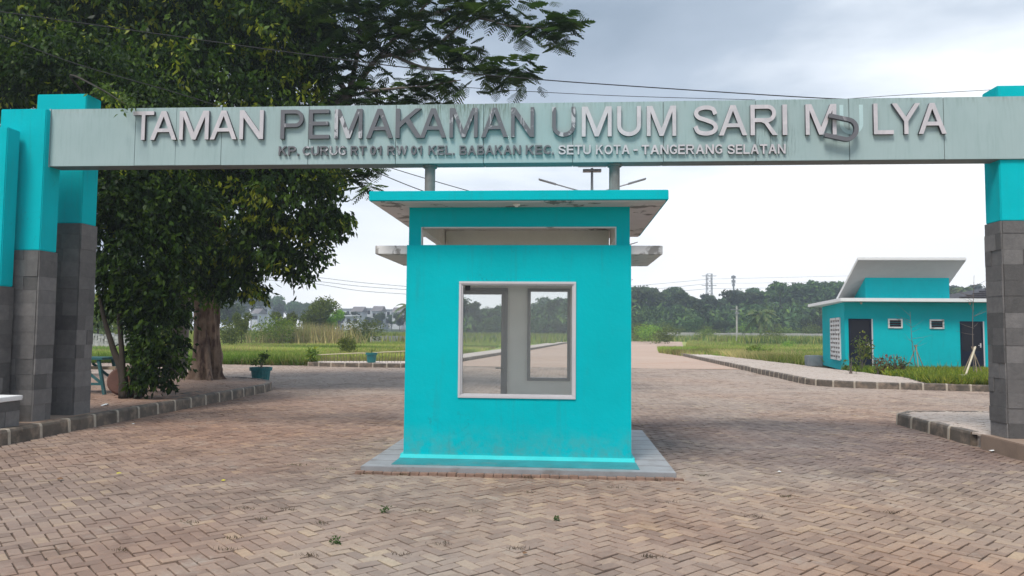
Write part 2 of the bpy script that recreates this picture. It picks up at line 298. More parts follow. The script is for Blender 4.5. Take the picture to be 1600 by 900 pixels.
# ------------------------------------------------------------------ mesh helpers
class MB:
    def __init__(s): s.v = []; s.f = []; s.m = []; s.c = []
    def add(s, vs, fs, mi=0, col=None):
        o = len(s.v); s.v += [tuple(p) for p in vs]; s.f += [tuple(i+o for i in f) for f in fs]; s.m += [mi]*len(fs)
        s.c += [col or (1, 1, 1)]*len(vs)
    def box(s, a, b, mi=0, col=None, mat=None):
        x0, y0, z0 = a; x1, y1, z1 = b
        vs = [Vector(p) for p in ((x0,y0,z0),(x1,y0,z0),(x1,y1,z0),(x0,y1,z0),(x0,y0,z1),(x1,y0,z1),(x1,y1,z1),(x0,y1,z1))]
        if mat: vs = [mat @ p for p in vs]
        s.add(vs, [(0,3,2,1),(4,5,6,7),(0,1,5,4),(1,2,6,5),(2,3,7,6),(3,0,4,7)], mi, col)
    def prism(s, pts, z0, z1, mi=0, col=None):        # pts: xy polygon, counter-clockwise
        n = len(pts); vs = [(p[0], p[1], z0) for p in pts] + [(p[0], p[1], z1) for p in pts]
        s.add(vs, [tuple(range(n-1, -1, -1)), tuple(range(n, 2*n))] + [(i, (i+1) % n, n+(i+1) % n, n+i) for i in range(n)], mi, col)
    def hexa(s, lo, hi, mi=0, col=None):              # lo, hi: four corners each
        s.add(list(lo)+list(hi), [(0,3,2,1),(4,5,6,7),(0,1,5,4),(1,2,6,5),(2,3,7,6),(3,0,4,7)], mi, col)
    def tube(s, pts, rad, n=8, mi=0, wob=0.0, caps=True, seed=0):
        pts = [Vector(p) for p in pts]; rd = rad if isinstance(rad, (list, tuple)) else [rad]*len(pts)
        q = random.Random(seed); o = []; k = len(pts); ph = [q.uniform(0, 6.28) for _ in range(3)]
        ref = None
        for i, p in enumerate(pts):
            d = (pts[min(i+1, k-1)] - pts[max(i-1, 0)]).normalized()
            if ref is None: ref = Vector((1, 0, 0)) if abs(d.x) < 0.9 else Vector((0, 1, 0))
            a = (ref - d*ref.dot(d)).normalized(); ref = a; b = d.cross(a)
            for j in range(n):
                t = 2*math.pi*j/n
                r = rd[i]*(1 + wob*(math.sin(3*t+ph[0]+i*.25)*.5 + math.sin(5*t+ph[1]-i*.2)*.3 + math.sin(8*t+ph[2])*.2))
                o.append(p + a*math.cos(t)*r + b*math.sin(t)*r)
        fs = [(i*n+j, i*n+(j+1) % n, (i+1)*n+(j+1) % n, (i+1)*n+j) for i in range(k-1) for j in range(n)]
        if caps: fs += [tuple(range(n-1, -1, -1)), tuple(range((k-1)*n, k*n))]
        s.add(o, fs, mi)
    def lathe(s, prof, c=(0, 0, 0), n=24, mi=0, rib=0.0, nr=0):
        vs = []
        for r, z in prof:
            for j in range(n):
                t = 2*math.pi*j/n; q = r*(1 + (rib if (nr and j % 2) else 0)); vs.append((c[0]+q*math.cos(t), c[1]+q*math.sin(t), c[2]+z))
        k = len(prof)
        s.add(vs, [(i*n+j, i*n+(j+1) % n, (i+1)*n+(j+1) % n, (i+1)*n+j) for i in range(k-1) for j in range(n)], mi)
    def build(s, name, mats, parent=None, smooth=False, bevel=0.0, vcol=False):
        me = bpy.data.meshes.new(name); me.from_pydata(s.v, [], s.f); me.validate(clean_customdata=False)
        if not isinstance(mats, (list, tuple)): mats = [mats]
        for q in mats: me.materials.append(q)
        if len(mats) > 1: me.polygons.foreach_set('material_index', s.m)
        if vcol:
            at_ = me.color_attributes.new('Col', 'FLOAT_COLOR', 'POINT')
            at_.data.foreach_set('color', np.hstack([np.array(s.c, dtype=np.float32), np.ones((len(s.c), 1), np.float32)]).ravel())
        if bevel:
            bm = bmesh.new(); bm.from_mesh(me)
            es = [e for e in bm.edges if len(e.link_faces) == 2 and e.calc_face_angle(0) > 0.6]
            bmesh.ops.bevel(bm, geom=es, offset=bevel, segments=2, affect='EDGES', clamp_overlap=True, material=-1)
            bm.to_mesh(me); bm.free()
        if smooth: me.polygons.foreach_set('use_smooth', [True]*len(me.polygons))
        me.update()
        o = bpy.data.objects.new(name, me); COL.objects.link(o)
        if parent:
            o.parent = parent; o.matrix_parent_inverse = parent.matrix_world.inverted() if False else Matrix.Translation(-Vector(parent.location))
        return o
def npmesh(name, verts, k, cols, mat, parent=None, smooth=False):
    """verts (N,3), consecutive runs of k vertices are one face; cols (N,3)"""
    n = len(verts); nf = n//k; me = bpy.data.meshes.new(name)
    me.vertices.add(n); me.vertices.foreach_set('co', np.asarray(verts, np.float32).ravel())
    me.loops.add(n); me.loops.foreach_set('vertex_index', np.arange(n, dtype=np.int32))
    me.polygons.add(nf); me.polygons.foreach_set('loop_start', np.arange(0, n, k, dtype=np.int32))
    me.polygons.foreach_set('loop_total', np.full(nf, k, np.int32))
    ca = me.color_attributes.new('Col', 'FLOAT_COLOR', 'POINT')
    ca.data.foreach_set('color', np.hstack([np.asarray(cols, np.float32), np.ones((n, 1), np.float32)]).ravel())
    me.materials.append(mat); me.update(calc_edges=True)
    o = bpy.data.objects.new(name, me); COL.objects.link(o)
    if parent: o.parent = parent; o.matrix_parent_inverse = Matrix.Translation(-Vector(parent.location))
    return o
def tag(o, label=None, cat=None, group=None, kind=None):
    if label: o['label'] = label
    if cat: o['category'] = cat
    if group: o['group'] = group
    if kind: o['kind'] = kind
    return o
def thing(name, loc, label, cat, group=None):
    o = bpy.data.objects.new(name, None); COL.objects.link(o); o.location = loc; o.empty_display_size = 0.2
    return tag(o, label, cat, group)
def struct(o): o['kind'] = 'structure'; return o
def copy_tree(root, loc, rz=0.0, sc=1.0):
    r = root.copy(); COL.objects.link(r); r.location = loc; r.rotation_euler = (0, 0, rz)
    r.scale = (sc, sc, sc) if isinstance(sc, (int, float)) else sc
    for ch in list(root.children):
        c = ch.copy(); COL.objects.link(c); c.parent = r
        for gc in list(ch.children):
            d = gc.copy(); COL.objects.link(d); d.parent = c
    return r

# ------------------------------------------------------------------ ground
def ground_z(x, y):
    """far terrain: flat site, wooded rise on the far right, gentle rise on the far left"""
    z = 0.0
    if y > 168:
        k = min(1, (y-168)/95.0); k = k*k*(3-2*k)
        xr = x - (-10)
        z += k*(9.0*max(0, min(1, (xr-10)/70.0)) + 0.8*math.sin(x*0.07))
    if y > 120 and x < -20:
        k = min(1, (y-120)/160.0); z += k*k*(3-2*k)*1.5*min(1, (-20-x)/30.0)
    return z
xs = list(range(-420, 421, 14)); ys = [-30, 0, 20, 33, 60, 90, 120] + list(range(130, 300, 10)) + [320, 360, 420, 520, 700, 1000]
mb = MB(); vs = [(x, y, ground_z(x, y) - 0.06 if y <= 33 else ground_z(x, y) - 0.03) for y in ys for x in xs]; nx = len(xs)
mb.add(vs, [(j*nx+i, j*nx+i+1, (j+1)*nx+i+1, (j+1)*nx+i) for j in range(len(ys)-1) for i in range(nx-1)])
g_o = struct(mb.build('ground', [M['field'], M['hill']], smooth=True))
g_o.data.polygons.foreach_set('material_index', [1 if (sum(g_o.data.vertices[v].co.y for v in p.vertices)/4 > 165) else 0 for p in g_o.data.polygons])
def sheet(name, pts, z, mat, thick=None):
    mb = MB(); mb.add([(p[0], p[1], z) for p in pts], [tuple(range(len(pts)))]); o = mb.build(name, mat); return struct(o)
# soil bed under the pavers, road beyond the paved court, pale pavement strips
sheet('paving_bed', [(-40, -8), (40, -8), (40, 34), (-40, 34)], -0.030, M['dirt'])
sheet('road', [(-6.9, 33.6), (9.2, 33.6), (9.0, 52), (11.2, 70), (22, 140), (10, 140), (0.6, 110), (-2.3, 72), (-5.6, 36)], 0.004, M['road'])
# islands: polygons in plan
ISL_L = [(-7.7, 4), (-7.7, 18.5), (-7.82, 19.2), (-8.2, 19.9), (-8.9, 20.7), (-10, 21.3), (-13, 21.7), (-30, 22), (-30, 4)]
ISL_R = [(6.05, 3), (30, 3), (30, 14.6), (8.5, 14.45), (6.9, 14.3), (6.3, 14.0), (6.05, 13.6)]
WALK = [(7.85, 24.4), (8.35, 53), (9.6, 53), (10.2, 44), (10.8, 36), (10.9, 31.5), (11.2, 28.5), (11.3, 25.6), (10.6, 22.9), (9.4, 22.95), (8.4, 23.4)]
BED = [(10.6, 22.75), (11.3, 25.6), (11.2, 28.5), (10.9, 31.0), (30, 31.0), (30, 21.9)]
def inside(px, py, poly):
    r = np.zeros(px.shape, bool); n = len(poly)
    for i in range(n):
        x0, y0 = poly[i]; x1, y1 = poly[(i+1) % n]
        if y0 == y1: continue
        c = ((y0 > py) != (y1 > py)) & (px < (x1-x0)*(py-y0)/(y1-y0)+x0); r ^= c
    return r
# pavers in herringbone
U = 0.097; ang = R(45)
R0 = 34.5; n = int(62/U)
ii, jj = np.meshgrid(np.arange(-n, n), np.arange(-n, n)); d = (ii-jj) % 4
hor = d == 0; ver = d == 3
cx = np.concatenate([(ii[hor]+1.0), (ii[ver]+0.5)])*U; cy = np.concatenate([(jj[hor]+0.5), (jj[ver]+1.0)])*U
hx = np.concatenate([np.full(hor.sum(), U), np.full(ver.sum(), U/2)]); hy = np.concatenate([np.full(hor.sum(), U/2), np.full(ver.sum(), U)])
ca, sa_ = math.cos(ang), math.sin(ang)
wx = cx*ca - cy*sa_; wy = cx*sa_ + cy*ca + 18
keep = (wy > 3.4) & ((wy < 33.7) | (inside(wx, wy, WALK) & (wy < 46))) & (wx > -0.83*wy-1.2) & (wx < 0.72*wy+1.5)
keep &= ~((wx > -2.15) & (wx < 1.1) & (wy > 8.5) & (wy < 11.7))
keep &= ~inside(wx, wy, BED) & ~((wx > 12) & (wy > 22.2))
keep &= ~((wx < -11.3) & (wy > 32.6))
cx, cy, hx, hy, wx, wy = (q[keep] for q in (cx, cy, hx, hy, wx, wy))
K = len(cx); print('pavers', K)
zi = np.where(inside(wx, wy, ISL_L) | inside(wx, wy, ISL_R) | inside(wx, wy, WALK), 0.2, 0.0)
zi = zi + rng.normal(0, 0.0024, K) + 0.008*np.sin(wx*1.3+0.8*np.sin(wy*0.7))*np.sin(wy*1.1) - 0.006
tx = rng.normal(0, 0.020, K); ty = rng.normal(0, 0.020, K)
j_ = 0.0035 + np.abs(rng.normal(0, 0.0022, K)); ch = 0.005
sx = np.array([-1, 1, 1, -1]); sy = np.array([-1, -1, 1, 1])
da = rng.normal(0, 0.014, K)
def ring(inset, dz):
    lx = sx[None]*(hx-inset)[:, None]; ly = sy[None]*(hy-inset)[:, None]
    rx = lx*np.cos(da)[:, None] - ly*np.sin(da)[:, None]; ry = lx*np.sin(da)[:, None] + ly*np.cos(da)[:, None]
    z = zi[:, None] + dz + rx*tx[:, None] + ry*ty[:, None]
    X_ = (cx[:, None]+rx); Y_ = (cy[:, None]+ry)
    return np.stack([X_*ca - Y_*sa_, X_*sa_ + Y_*ca + 18, z], -1)
top = ring(j_+ch, 0.0); mid = ring(j_, -0.004); bot = ring(j_, -0.035)
faces = [top]
for k in range(4):
    k2 = (k+1) % 4
    faces.append(np.stack([mid[:, k], mid[:, k2], top[:, k2], top[:, k]], 1))
    faces.append(np.stack([bot[:, k], bot[:, k2], mid[:, k2], mid[:, k]], 1))
V = np.concatenate(faces, 0).reshape(-1, 3)
rc = np.repeat(np.tile(rng.random(K), 9), 4); cols = np.stack([rc, rc, rc], -1)
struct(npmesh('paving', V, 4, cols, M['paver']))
# island fills beneath the raised pavers
for nm, poly in (('island', ISL_L), ('island', ISL_R)):
    mb = MB(); p = poly if nm else poly
    area = sum(p[i][0]*p[(i+1) % len(p)][1] - p[(i+1) % len(p)][0]*p[i][1] for i in range(len(p)))
    if area < 0: p = p[::-1]
    mb.prism(p, -0.05, 0.186); struct(mb.build(nm, M['dirt'] if poly is ISL_L else M['walk']))
def poly_prism(name, p, z0, z1, mat):
    area = sum(p[i][0]*p[(i+1) % len(p)][1] - p[(i+1) % len(p)][0]*p[i][1] for i in range(len(p)))
    if area < 0: p = p[::-1]
    mb = MB(); mb.prism(p, z0, z1); return struct(mb.build(name, mat))
poly_prism('sidewalk', WALK, -0.05, 0.185, M['walk'])
poly_prism('garden_bed', BED, -0.05, 0.17, M['soil'])
ISL_B = [(-11.4, 32.3), (-10.5, 31.9), (-6.9, 31.9), (-6.3, 32.8), (-5.7, 36), (-5.4, 40), (-2.4, 72), (0.4, 108), (-1.2, 108), (-4.2, 72), (-7.0, 40), (-7.4, 34.6), (-11.4, 33.4)]
poly_prism('sidewalk', ISL_B, -0.05, 0.17, M['walk'])
def resample(path, step):
    pts = [Vector((*p, 0)) for p in path]; outp = [pts[0]]; acc = 0
    for a, b in zip(pts, pts[1:]):
        l = (b-a).length; dcur = step-acc
        while dcur <= l: outp.append(a+(b-a)*(dcur/l)); dcur += step
        acc = l-(dcur-step)
    return outp
def kerb(path, h=0.2, wd=0.16, step=0.62, gap=0.055, zb=-0.03, name='kerb', jit=1.0):
    """blocks butt end to end with a pale mortar joint; path = road-side edge, island on its LEFT"""
    ps = resample(path, step); mb = MB(); q = random.Random(len(ps))
    def cross(p, d, hh, w2, off=0):
        nrm = Vector((-d.y, d.x, 0)); e = 0.028
        prof = [(0.0+off, zb), (0.012+off, hh-e-0.01), (0.012+e*0.5+off, hh-e*0.25), (0.02+e+off, hh), (w2-0.015, hh), (w2, hh-0.02), (w2, zb)]
        return [p + nrm*a + Vector((0, 0, z)) for a, z in prof]
    def seg(a, b, d0, d1, hh, mi, off):
        A = cross(a, d0, hh, wd, off); B = cross(b, d1, hh, wd, off); n = len(A)
        mb.add(A+B, [(i, i+1, n+i+1, n+i)[::-1] for i in range(n-1)] + [tuple(range(n)), tuple(range(2*n-1, n-1, -1))], mi)
    for i in range(len(ps)-1):
        a, b = ps[i], ps[i+1]; d = (b-a).normalized()
        dn = (ps[i+2]-b).normalized() if i+2 < len(ps) else d
        hh = h + q.uniform(-0.006, 0.006)*jit; off = q.uniform(-0.006, 0.008)*jit
        seg(a+d*gap, b, d, d, hh, 0, off)
        seg(a+d*0.001, a+d*(gap-0.001), d, d, h+0.004, 1, -0.006)
    return struct(mb.build(name, [M['kerb'], M['mortar']], smooth=False))
kerb([(-7.6, 4.1), (-7.6, 18.4), (-7.72, 19.2), (-8.1, 20.0), (-8.85, 20.85), (-9.9, 21.45), (-13, 21.85), (-29, 22.15)])
kerb([(6.35, 14.3), (6.05, 14.05), (5.94, 13.75), (5.93, 11.1)])
kerb([(30, 14.65), (8.5, 14.5), (6.9, 14.36), (6.35, 14.3)])
kerb([(8.25, 53), (7.72, 24.6), (7.85, 23.9), (8.3, 23.25), (9.3, 22.75), (10.6, 22.55), (12.2, 22.2), (30, 21.75)], 0.19)
kerb([(-11.5, 33.3), (-11.5, 32.2), (-10.5, 31.75), (-6.85, 31.75), (-6.15, 32.7), (-5.55, 36), (-5.25, 40), (-2.25, 72), (0.55, 108)], 0.18)
# plinth under the right pillar, cement band under the left pillars
mb = MB(); mb.box((5.93, 4.5, -0.03), (9, 11.06, 0.2)); struct(mb.build('plinth', M['plinth'], bevel=0.012))
mb = MB(); mb.box((-9.5, 9.3, 0.17), (-7.63-0.15, 12.1, 0.203)); struct(mb.build('cement_pad', M['plinth'], bevel=0.005))

# ------------------------------------------------------------------ gate pillars
def stone_clad(x0, x1, y0, y1, z0, z1, seed, parent):
    q = random.Random(seed); mb = MB(); z = z0; t = 0.018; row = 0
    while z < z1-0.01:
        h = q.uniform(0.19, 0.25); zt = min(z1, z+h)
        if z1-zt < 0.1: zt = z1
        def face(a0, a1, fn):
            Ln = a1-a0; cuts = [0, 1] if Ln < 0.62 and q.random() < 0.72 else [0, q.choice([0.33, 0.5, 0.62, 0.7]), 1]
            if Ln > 0.7: cuts = [0, q.uniform(0.25, 0.4), q.uniform(0.6, 0.75), 1]
            for c0, c1 in zip(cuts, cuts[1:]):
                v = q.choice([0.085, 0.105, 0.12, 0.13, 0.145])*q.uniform(0.9, 1.1); tint = (v*1.06, v, v*0.97)
                fn(a0+Ln*c0+0.001, a0+Ln*c1-0.001, z+0.001, zt-0.001, q.uniform(0, 0.012), tint)
        face(x0, x1, lambda a, b, c, d, o, k: mb.box((a, y0-t-o, c), (b, y0-0.002, d), 0, k))
        face(x0, x1, lambda a, b, c, d, o, k: mb.box((a, y1+0.002, c), (b, y1+t+o, d), 0, k))
        face(y0-t, y1+t, lambda a, b, c, d, o, k: mb.box((x1+0.002, a, c), (x1+t+o, b, d), 0, k))
        face(y0-t, y1+t, lambda a, b, c, d, o, k: mb.box((x0-t-o, a, c), (x0-0.002, b, d), 0, k))
        z = zt; row += 1
    return mb.build('stone_cladding', M['stone'], parent, vcol=True)
def pillar(x0, x1, y0, y1, zs, zt, seed, label, zb=0.2):
    t = thing('gate_pillar', ((x0+x1)/2, (y0+y1)/2, zb), label, 'pillar')
    mb = MB(); mb.box((x0+0.005, y0+0.005, zb), (x1-0.005, y1-0.005, zs)); mb.build('core', M['seam'], t)
    stone_clad(x0, x1, y0, y1, zb, zs, seed, t)
    mb = MB(); mb.box((x0-0.008, y0-0.008, zs+0.001), (x1+0.008, y1+0.008, zt)); mb.build('painted_shaft', M['teal'], t, bevel=0.012)
    return t
pillar(-9.6, -8.23, 10.18, 10.42, 2.2, 4.56, 1, 'lowest turquoise pillar at the left edge, stone base behind the white-capped ledge')
pillar(-8.6, -7.885, 10.5, 10.85, 2.76, 4.93, 2, 'turquoise pillar on dark stone that the left end of the sign beam butts against')
pillar(-8.7, -7.86, 11.38, 11.75, 3.3, 5.45, 3, 'tallest left turquoise pillar, standing behind the sign beam beside the dark leafy tree')
pillar(6.07, 6.95, 10.64, 11.0, 3.2, 5.12, 4, 'turquoise pillar on dark stone at the right edge behind the beam')
t = thing('stone_ledge', (-8.7, 9.9, 0.2), 'low dark stone ledge with white cap at the lower left corner', 'ledge')
x1 = at(15, 640, 9.9).x
stone_clad(-9.6, x1-0.03, 9.72, 10.08, 0.2, 0.56, 9, t)
mb = MB(); mb.box((-9.6, 9.73, 0.2), (x1-0.04, 10.07, 0.56)); mb.build('core', M['seam'], t)
mb = MB(); mb.box((-9.65, 9.66, 0.563), (x1+0.02, 10.13, 0.63)); mb.build('cap', M['white'], t, bevel=0.008)

# ------------------------------------------------------------------ sign beam with letters
BY0, BY1, BZ0, BZ1 = 10.6, 10.88, 4.065, 4.95
XL = -7.875; XR = 9.2
beam = thing('sign_beam', (-0.7, 10.74, BZ0), 'long pale blue-green sign beam with silver capital letters spanning the gateway', 'sign')
mb = MB(); mb.box((XL+0.02, BY0+0.012, BZ0+0.012), (XR, BY1, BZ1-0.006)); mb.build('beam_body', M['beam_soffit'], beam, bevel=0.004)
def xb(px, py=210): return at(px, py, BY0).x
cuts = [XL] + [xb(v) for v in (211.5, 275, 346, 482, 618.5, 755.5, 895, 1036.5, 1181, 1327, 1475, 1640)] + [XR]
for k, (a, b) in enumerate(zip(cuts, cuts[1:])):
    mb = MB(); g_ = 0.0018 if k in (1, 2) else 0.0045; dz = rnd.uniform(-0.003, 0.003)
    mb.box((a+g_, BY0+rnd.uniform(-0.002, 0.002), BZ0+dz), (b-g_, BY0+0.0115, BZ1+dz)); mb.build('cladding_panel', M['clad'], beam, bevel=0.002)
mb = MB()
for a, b in zip(cuts, cuts[1:]): mb.box((a+0.004, BY0+0.015, BZ0-0.002), (b-0.004, BY1-0.004, BZ0+0.0115))
mb.build('underside_trim', M['beam_soffit'], beam)
mb = MB(); mb.box((XL-0.022, BY0-0.012, BZ0-0.012), (XL-0.001, BY0+0.02, BZ1+0.004)); mb.build('end_trim', M['clad'], beam)
GL = {}
def catmull(P, sub=6):
    P = [Vector((*p, 0)) for p in P]; P = [P[0]*2-P[1]]+P+[P[-1]*2-P[-2]]; o = []
    for i in range(1, len(P)-2):
        for k in range(sub):
            t = k/sub; a, b, c, d = P[i-1:i+3]; q = 0.5*((2*b)+(-a+c)*t+(2*a-5*b+4*c-d)*t*t+(-a+3*b-3*c+d)*t**3); o.append((q.x, q.y))
    o.append((P[-2].x, P[-2].y)); return o
def stroke(P, s):
    L_, R_ = [], []; n = len(P)
    for i in range(n):
        a = Vector(P[max(i-1, 0)]); b = Vector(P[i]); c = Vector(P[min(i+1, n-1)])
        d1 = (b-a).normalized() if i else (c-b).normalized(); d2 = (c-b).normalized() if i < n-1 else d1
        n1 = Vector((-d1.y, d1.x)); n2 = Vector((-d2.y, d2.x)); m_ = (n1+n2).normalized(); k = s/2/max(0.5, m_.dot(n1))
        L_.append(tuple(b+m_*k)); R_.append(tuple(b-m_*k))
    return L_+R_[::-1]
def arc(cx, cy, rx, ry, a0, a1, n=14): return [(cx+rx*math.cos(R(a0+(a1-a0)*i/n)), cy+ry*math.sin(R(a0+(a1-a0)*i/n))) for i in range(n+1)]
def outline(ch, s):
    if ch == 'T': w = .86; return [[(w/2-s/2, 0), (w/2+s/2, 0), (w/2+s/2, 1-s*.9), (w, 1-s*.9), (w, 1), (0, 1), (0, 1-s*.9), (w/2-s/2, 1-s*.9)]]
    if ch == 'I': return [[(0, 0), (s, 0), (s, 1), (0, 1)]]
    if ch == 'L': w = .72; return [[(0, 0), (w, 0), (w, s*.9), (s, s*.9), (s, 1), (0, 1)]]
    if ch == 'E': w = .76; h = s*.9; return [[(0, 0), (w, 0), (w, h), (s, h), (s, .5-h/2+.02), (w*.95, .5-h/2+.02), (w*.95, .5+h/2+.02), (s, .5+h/2+.02), (s, 1-h), (w*.98, 1-h), (w*.98, 1), (0, 1)]]
    if ch == 'A':
        w = .98; a = w/2-.6*s; il = lambda y: 1.12*s+a*y; yt = (w/2-1.12*s)/a; yc = .27
        return [[(0, 0), (1.12*s, 0), (il(yc), yc), (w-il(yc), yc), (w-1.12*s, 0), (w, 0), (w/2+.6*s, 1), (w/2-.6*s, 1)], [(il(yc+.85*s), yc+.85*s), (w/2, yt), (w-il(yc+.85*s), yc+.85*s)]]
    if ch == 'M': w = 1.12; return [[(0, 0), (s, 0), (s, .80), (w/2-.5*s, 0), (w/2+.5*s, 0), (w-s, .80), (w-s, 0), (w, 0), (w, 1), (w-1.5*s, 1), (w/2, .25), (1.5*s, 1), (0, 1)]]
    if ch == 'N': w = .92; return [[(0, 0), (s, 0), (s, .75), (w-1.15*s, 0), (w, 0), (w, 1), (w-s, 1), (w-s, .25), (1.15*s, 1), (0, 1)]]
    if ch == 'W':
        w = 1.36; l, r = .27*w, .73*w
        return [[(0, 1), (l-.55*s, 0), (l+.55*s, 0), (w/2, .72), (r-.55*s, 0), (r+.55*s, 0), (w, 1), (w-1.1*s, 1), (r, .30), (w/2+.55*s, 1), (w/2-.55*s, 1), (l, .30), (1.1*s, 1)]]
    if ch == 'P': w = .84; r = .30; h = s*.9; return [[(0, 0), (s, 0), (s, .40)]+arc(w-r, .70, r, r, -90, 90)+[(0, 1)], [(s, .40+h)]+[(s, 1-h)]+arc(w-r, .70, r-h, r-h, 90, -90)]
    if ch == 'R':
        w = .92; r = .285; h = s*.9; cx = w-.05-r; y0 = 1-2*r
        return [[(0, 0), (s, 0), (s, y0), (.40*w, y0), (.52*w, y0-.05), (w-1.2*s, 0), (w, 0), (.66*w, y0-.02)]+arc(cx, 1-r, r, r, -68, 90)+[(0, 1)], [(s, y0+h), (s, 1-h)]+arc(cx, 1-r, r-h, r-h, 90, -90)]
    if ch == 'B':
        w = .84; h = s*.85; r1 = .25; r2 = .27
        return [[(0, 0)]+arc(w-r2, r2, r2, r2, -90, 75)+arc(w-r1-.05, 1-r1, r1, r1, -70, 90)+[(0, 1)], [(s, h), (s, 2*r2-h)]+arc(w-r2, r2, r2-h, r2-h, 90, -90), [(s, 2*r2), (s, 1-h)]+arc(w-r1-.05, 1-r1+.02, r1-h-.01, r1-h-.02, 90, -90)]
    if ch == 'Y': w = .98; a = (w-s)/2; return [[(w/2-s/2, 0), (w/2+s/2, 0), (w/2+s/2, .42), (w, 1), (w-1.2*s, 1), (w/2, 1-(w/2-1.2*s)/a*.58), (1.2*s, 1), (0, 1), (w/2-s/2, .42)]]
    if ch == 'K': w = .90; return [[(0, 0), (s, 0), (s, .35), (.38*w, .54), (w-1.25*s, 0), (w, 0), (.53*w, .67), (w-.02, 1), (w-1.45*s, 1), (s, .55), (s, 1), (0, 1)]]
    if ch == 'U': w = .86; return [[(0, 1)]+arc(w/2, .36, w/2, .36, 180, 360)+[(w, 1), (w-s, 1)]+arc(w/2, .36, w/2-s, .36-s*.95, 360, 180)+[(s, 1)]]
    if ch == 'S':
        w = .84; P = catmull([(.89*w, .70), (.78*w, .88), (.5*w, .93), (.21*w, .87), (.11*w, .73), (.22*w, .60), (.52*w, .51), (.82*w, .40), (.90*w, .25), (.78*w, .12), (.5*w, .07), (.2*w, .13), (.08*w, .31)]); return [stroke(P, s*.95)]
    if ch == 'C': return [stroke(arc(.46, .5, .46-s/2, .5-s/2, 38, 322, 30), s*.95)]
    if ch == 'G': P = arc(.46, .5, .46-s/2, .5-s/2, 38, 318, 30); x_ = P[-1][0]; return [stroke(P+[(x_, .44), (.50, .44)], s*.9)]
    if ch in 'O0': w = 1.0 if ch == 'O' else .68; return [arc(w/2, .5, w/2, .5, 0, 345, 23), arc(w/2, .5, w/2-s, .5-s*.9, 345, 0, 23)]
    if ch == '1': return [[(.30, 0), (.30+s, 0), (.30+s, 1), (.34, 1), (.22, .86), (0, .76), (0, .62), (.16, .67), (.30, .76)]]
    if ch == '.': return [[(0, 0), (s, 0), (s, s), (0, s)]]
    return [[(0, 0), (.4, 0), (.4, s), (0, s)]]
def glyph(ch, sw=0.165):
    key = (ch, sw)
    if key not in GL:
        cu = bpy.data.curves.new('glyph', 'CURVE'); cu.dimensions = '2D'; cu.fill_mode = 'BOTH'; cu.extrude = 0.5
        for P in outline(ch, sw):
            sp_ = cu.splines.new('POLY'); sp_.points.add(len(P)-1); sp_.use_cyclic_u = True
            for i, p in enumerate(P): sp_.points[i].co = (p[0], p[1], 0, 1)
        o = bpy.data.objects.new('glyph', cu); COL.objects.link(o)
        dg = bpy.context.evaluated_depsgraph_get(); dg.update(); me = bpy.data.meshes.new_from_object(o.evaluated_get(dg))
        COL.objects.unlink(o); bpy.data.objects.remove(o)
        co = np.empty(len(me.vertices)*3, np.float32); me.vertices.foreach_get('co', co); co = co.reshape(-1, 3)
        GL[key] = (me, co, co.min(0), co.max(0))
    return GL[key]
def letter(ch, x0, x1, z0, z1, mat, ext, off=0.145, y=BY0, rot=None, name='letter'):
    me0, co, mn, mx_ = glyph(ch, off); me = me0.copy(); c = co.copy()
    fx = (x1-x0)/(mx_[0]-mn[0]); fz = (z1-z0)/(mx_[1]-mn[1])
    X_ = x0+(c[:, 0]-mn[0])*fx; Z_ = z0+(c[:, 1]-mn[1])*fz; Y_ = y-0.003-(c[:, 2]+0.5)*ext
    if rot:
        cx_, cz_ = (x0+x1)/2, (z0+z1)/2; dx, dz_ = X_-cx_, Z_-cz_
        X_ = rot[1]+dx*math.cos(rot[0])-dz_*math.sin(rot[0]); Z_ = rot[2]+dx*math.sin(rot[0])+dz_*math.cos(rot[0])
    me.vertices.foreach_set('co', np.stack([X_, Y_, Z_], -1).ravel()); me.materials.clear(); me.materials.append(mat); me.materials.append(M['lside'])
    me.update()
    nr = np.empty(len(me.polygons)*3, np.float32); me.polygons.foreach_get('normal', nr); nr = nr.reshape(-1, 3)
    me.polygons.foreach_set('material_index', (np.abs(nr[:, 1]) < 0.5).astype(np.int32))
    me.name = name; o = bpy.data.objects.new(name, me); COL.objects.link(o); o.parent = beam; o.matrix_parent_inverse = Matrix.Translation(-Vector(beam.location))
    return o
big = [('T', 210.4, 243.1, 'silver'), ('A', 237.8, 278.8, 'silver'), ('M', 283, 328.7, 'silver'), ('A', 330.9, 372.3, 'silver'), ('N', 376.6, 413.7, 'silver'),
 ('P', 440.3, 475.8, 'darkl'), ('E', 484.3, 516.2, 'darkl'), ('M', 524.3, 567.5, 'mixedl'), ('A', 573.8, 615.2, 'darkl'), ('K', 619.3, 660, 'darkl'), ('A', 657.5, 698, 'darkl'),
 ('M', 703.2, 747, 'darkl'), ('A', 752.5, 794, 'darkl'), ('N', 798.8, 834.8, 'darkl'), ('U', 862.7, 898.9, 'mixedl'), ('M', 909, 955.4, 'silver'), ('U', 963.9, 1000.9, 'silver'), ('M', 1010, 1055.7, 'silver'),
 ('S', 1082.7, 1120.5, 'silver'), ('A', 1122.2, 1166.2, 'silver'), ('R', 1171.3, 1213.5, 'silver'), ('I', 1221.2, 1228.4, 'silver'), ('M', 1257.1, 1305.1, 'silver'),
 ('L', 1363, 1394, 'silver'), ('Y', 1391.6, 1435.6, 'silver'), ('A', 1432.6, 1476.2, 'silver')]
def ztop(px): return at(px, 175.5 - (px-225)*13.0/1230, BY0).z
ZT = sum(ztop(p) for p in (225, 700, 1400))/3; ZB = ZT-0.44
print('letter z', ztop(225), ztop(700), ztop(1400))
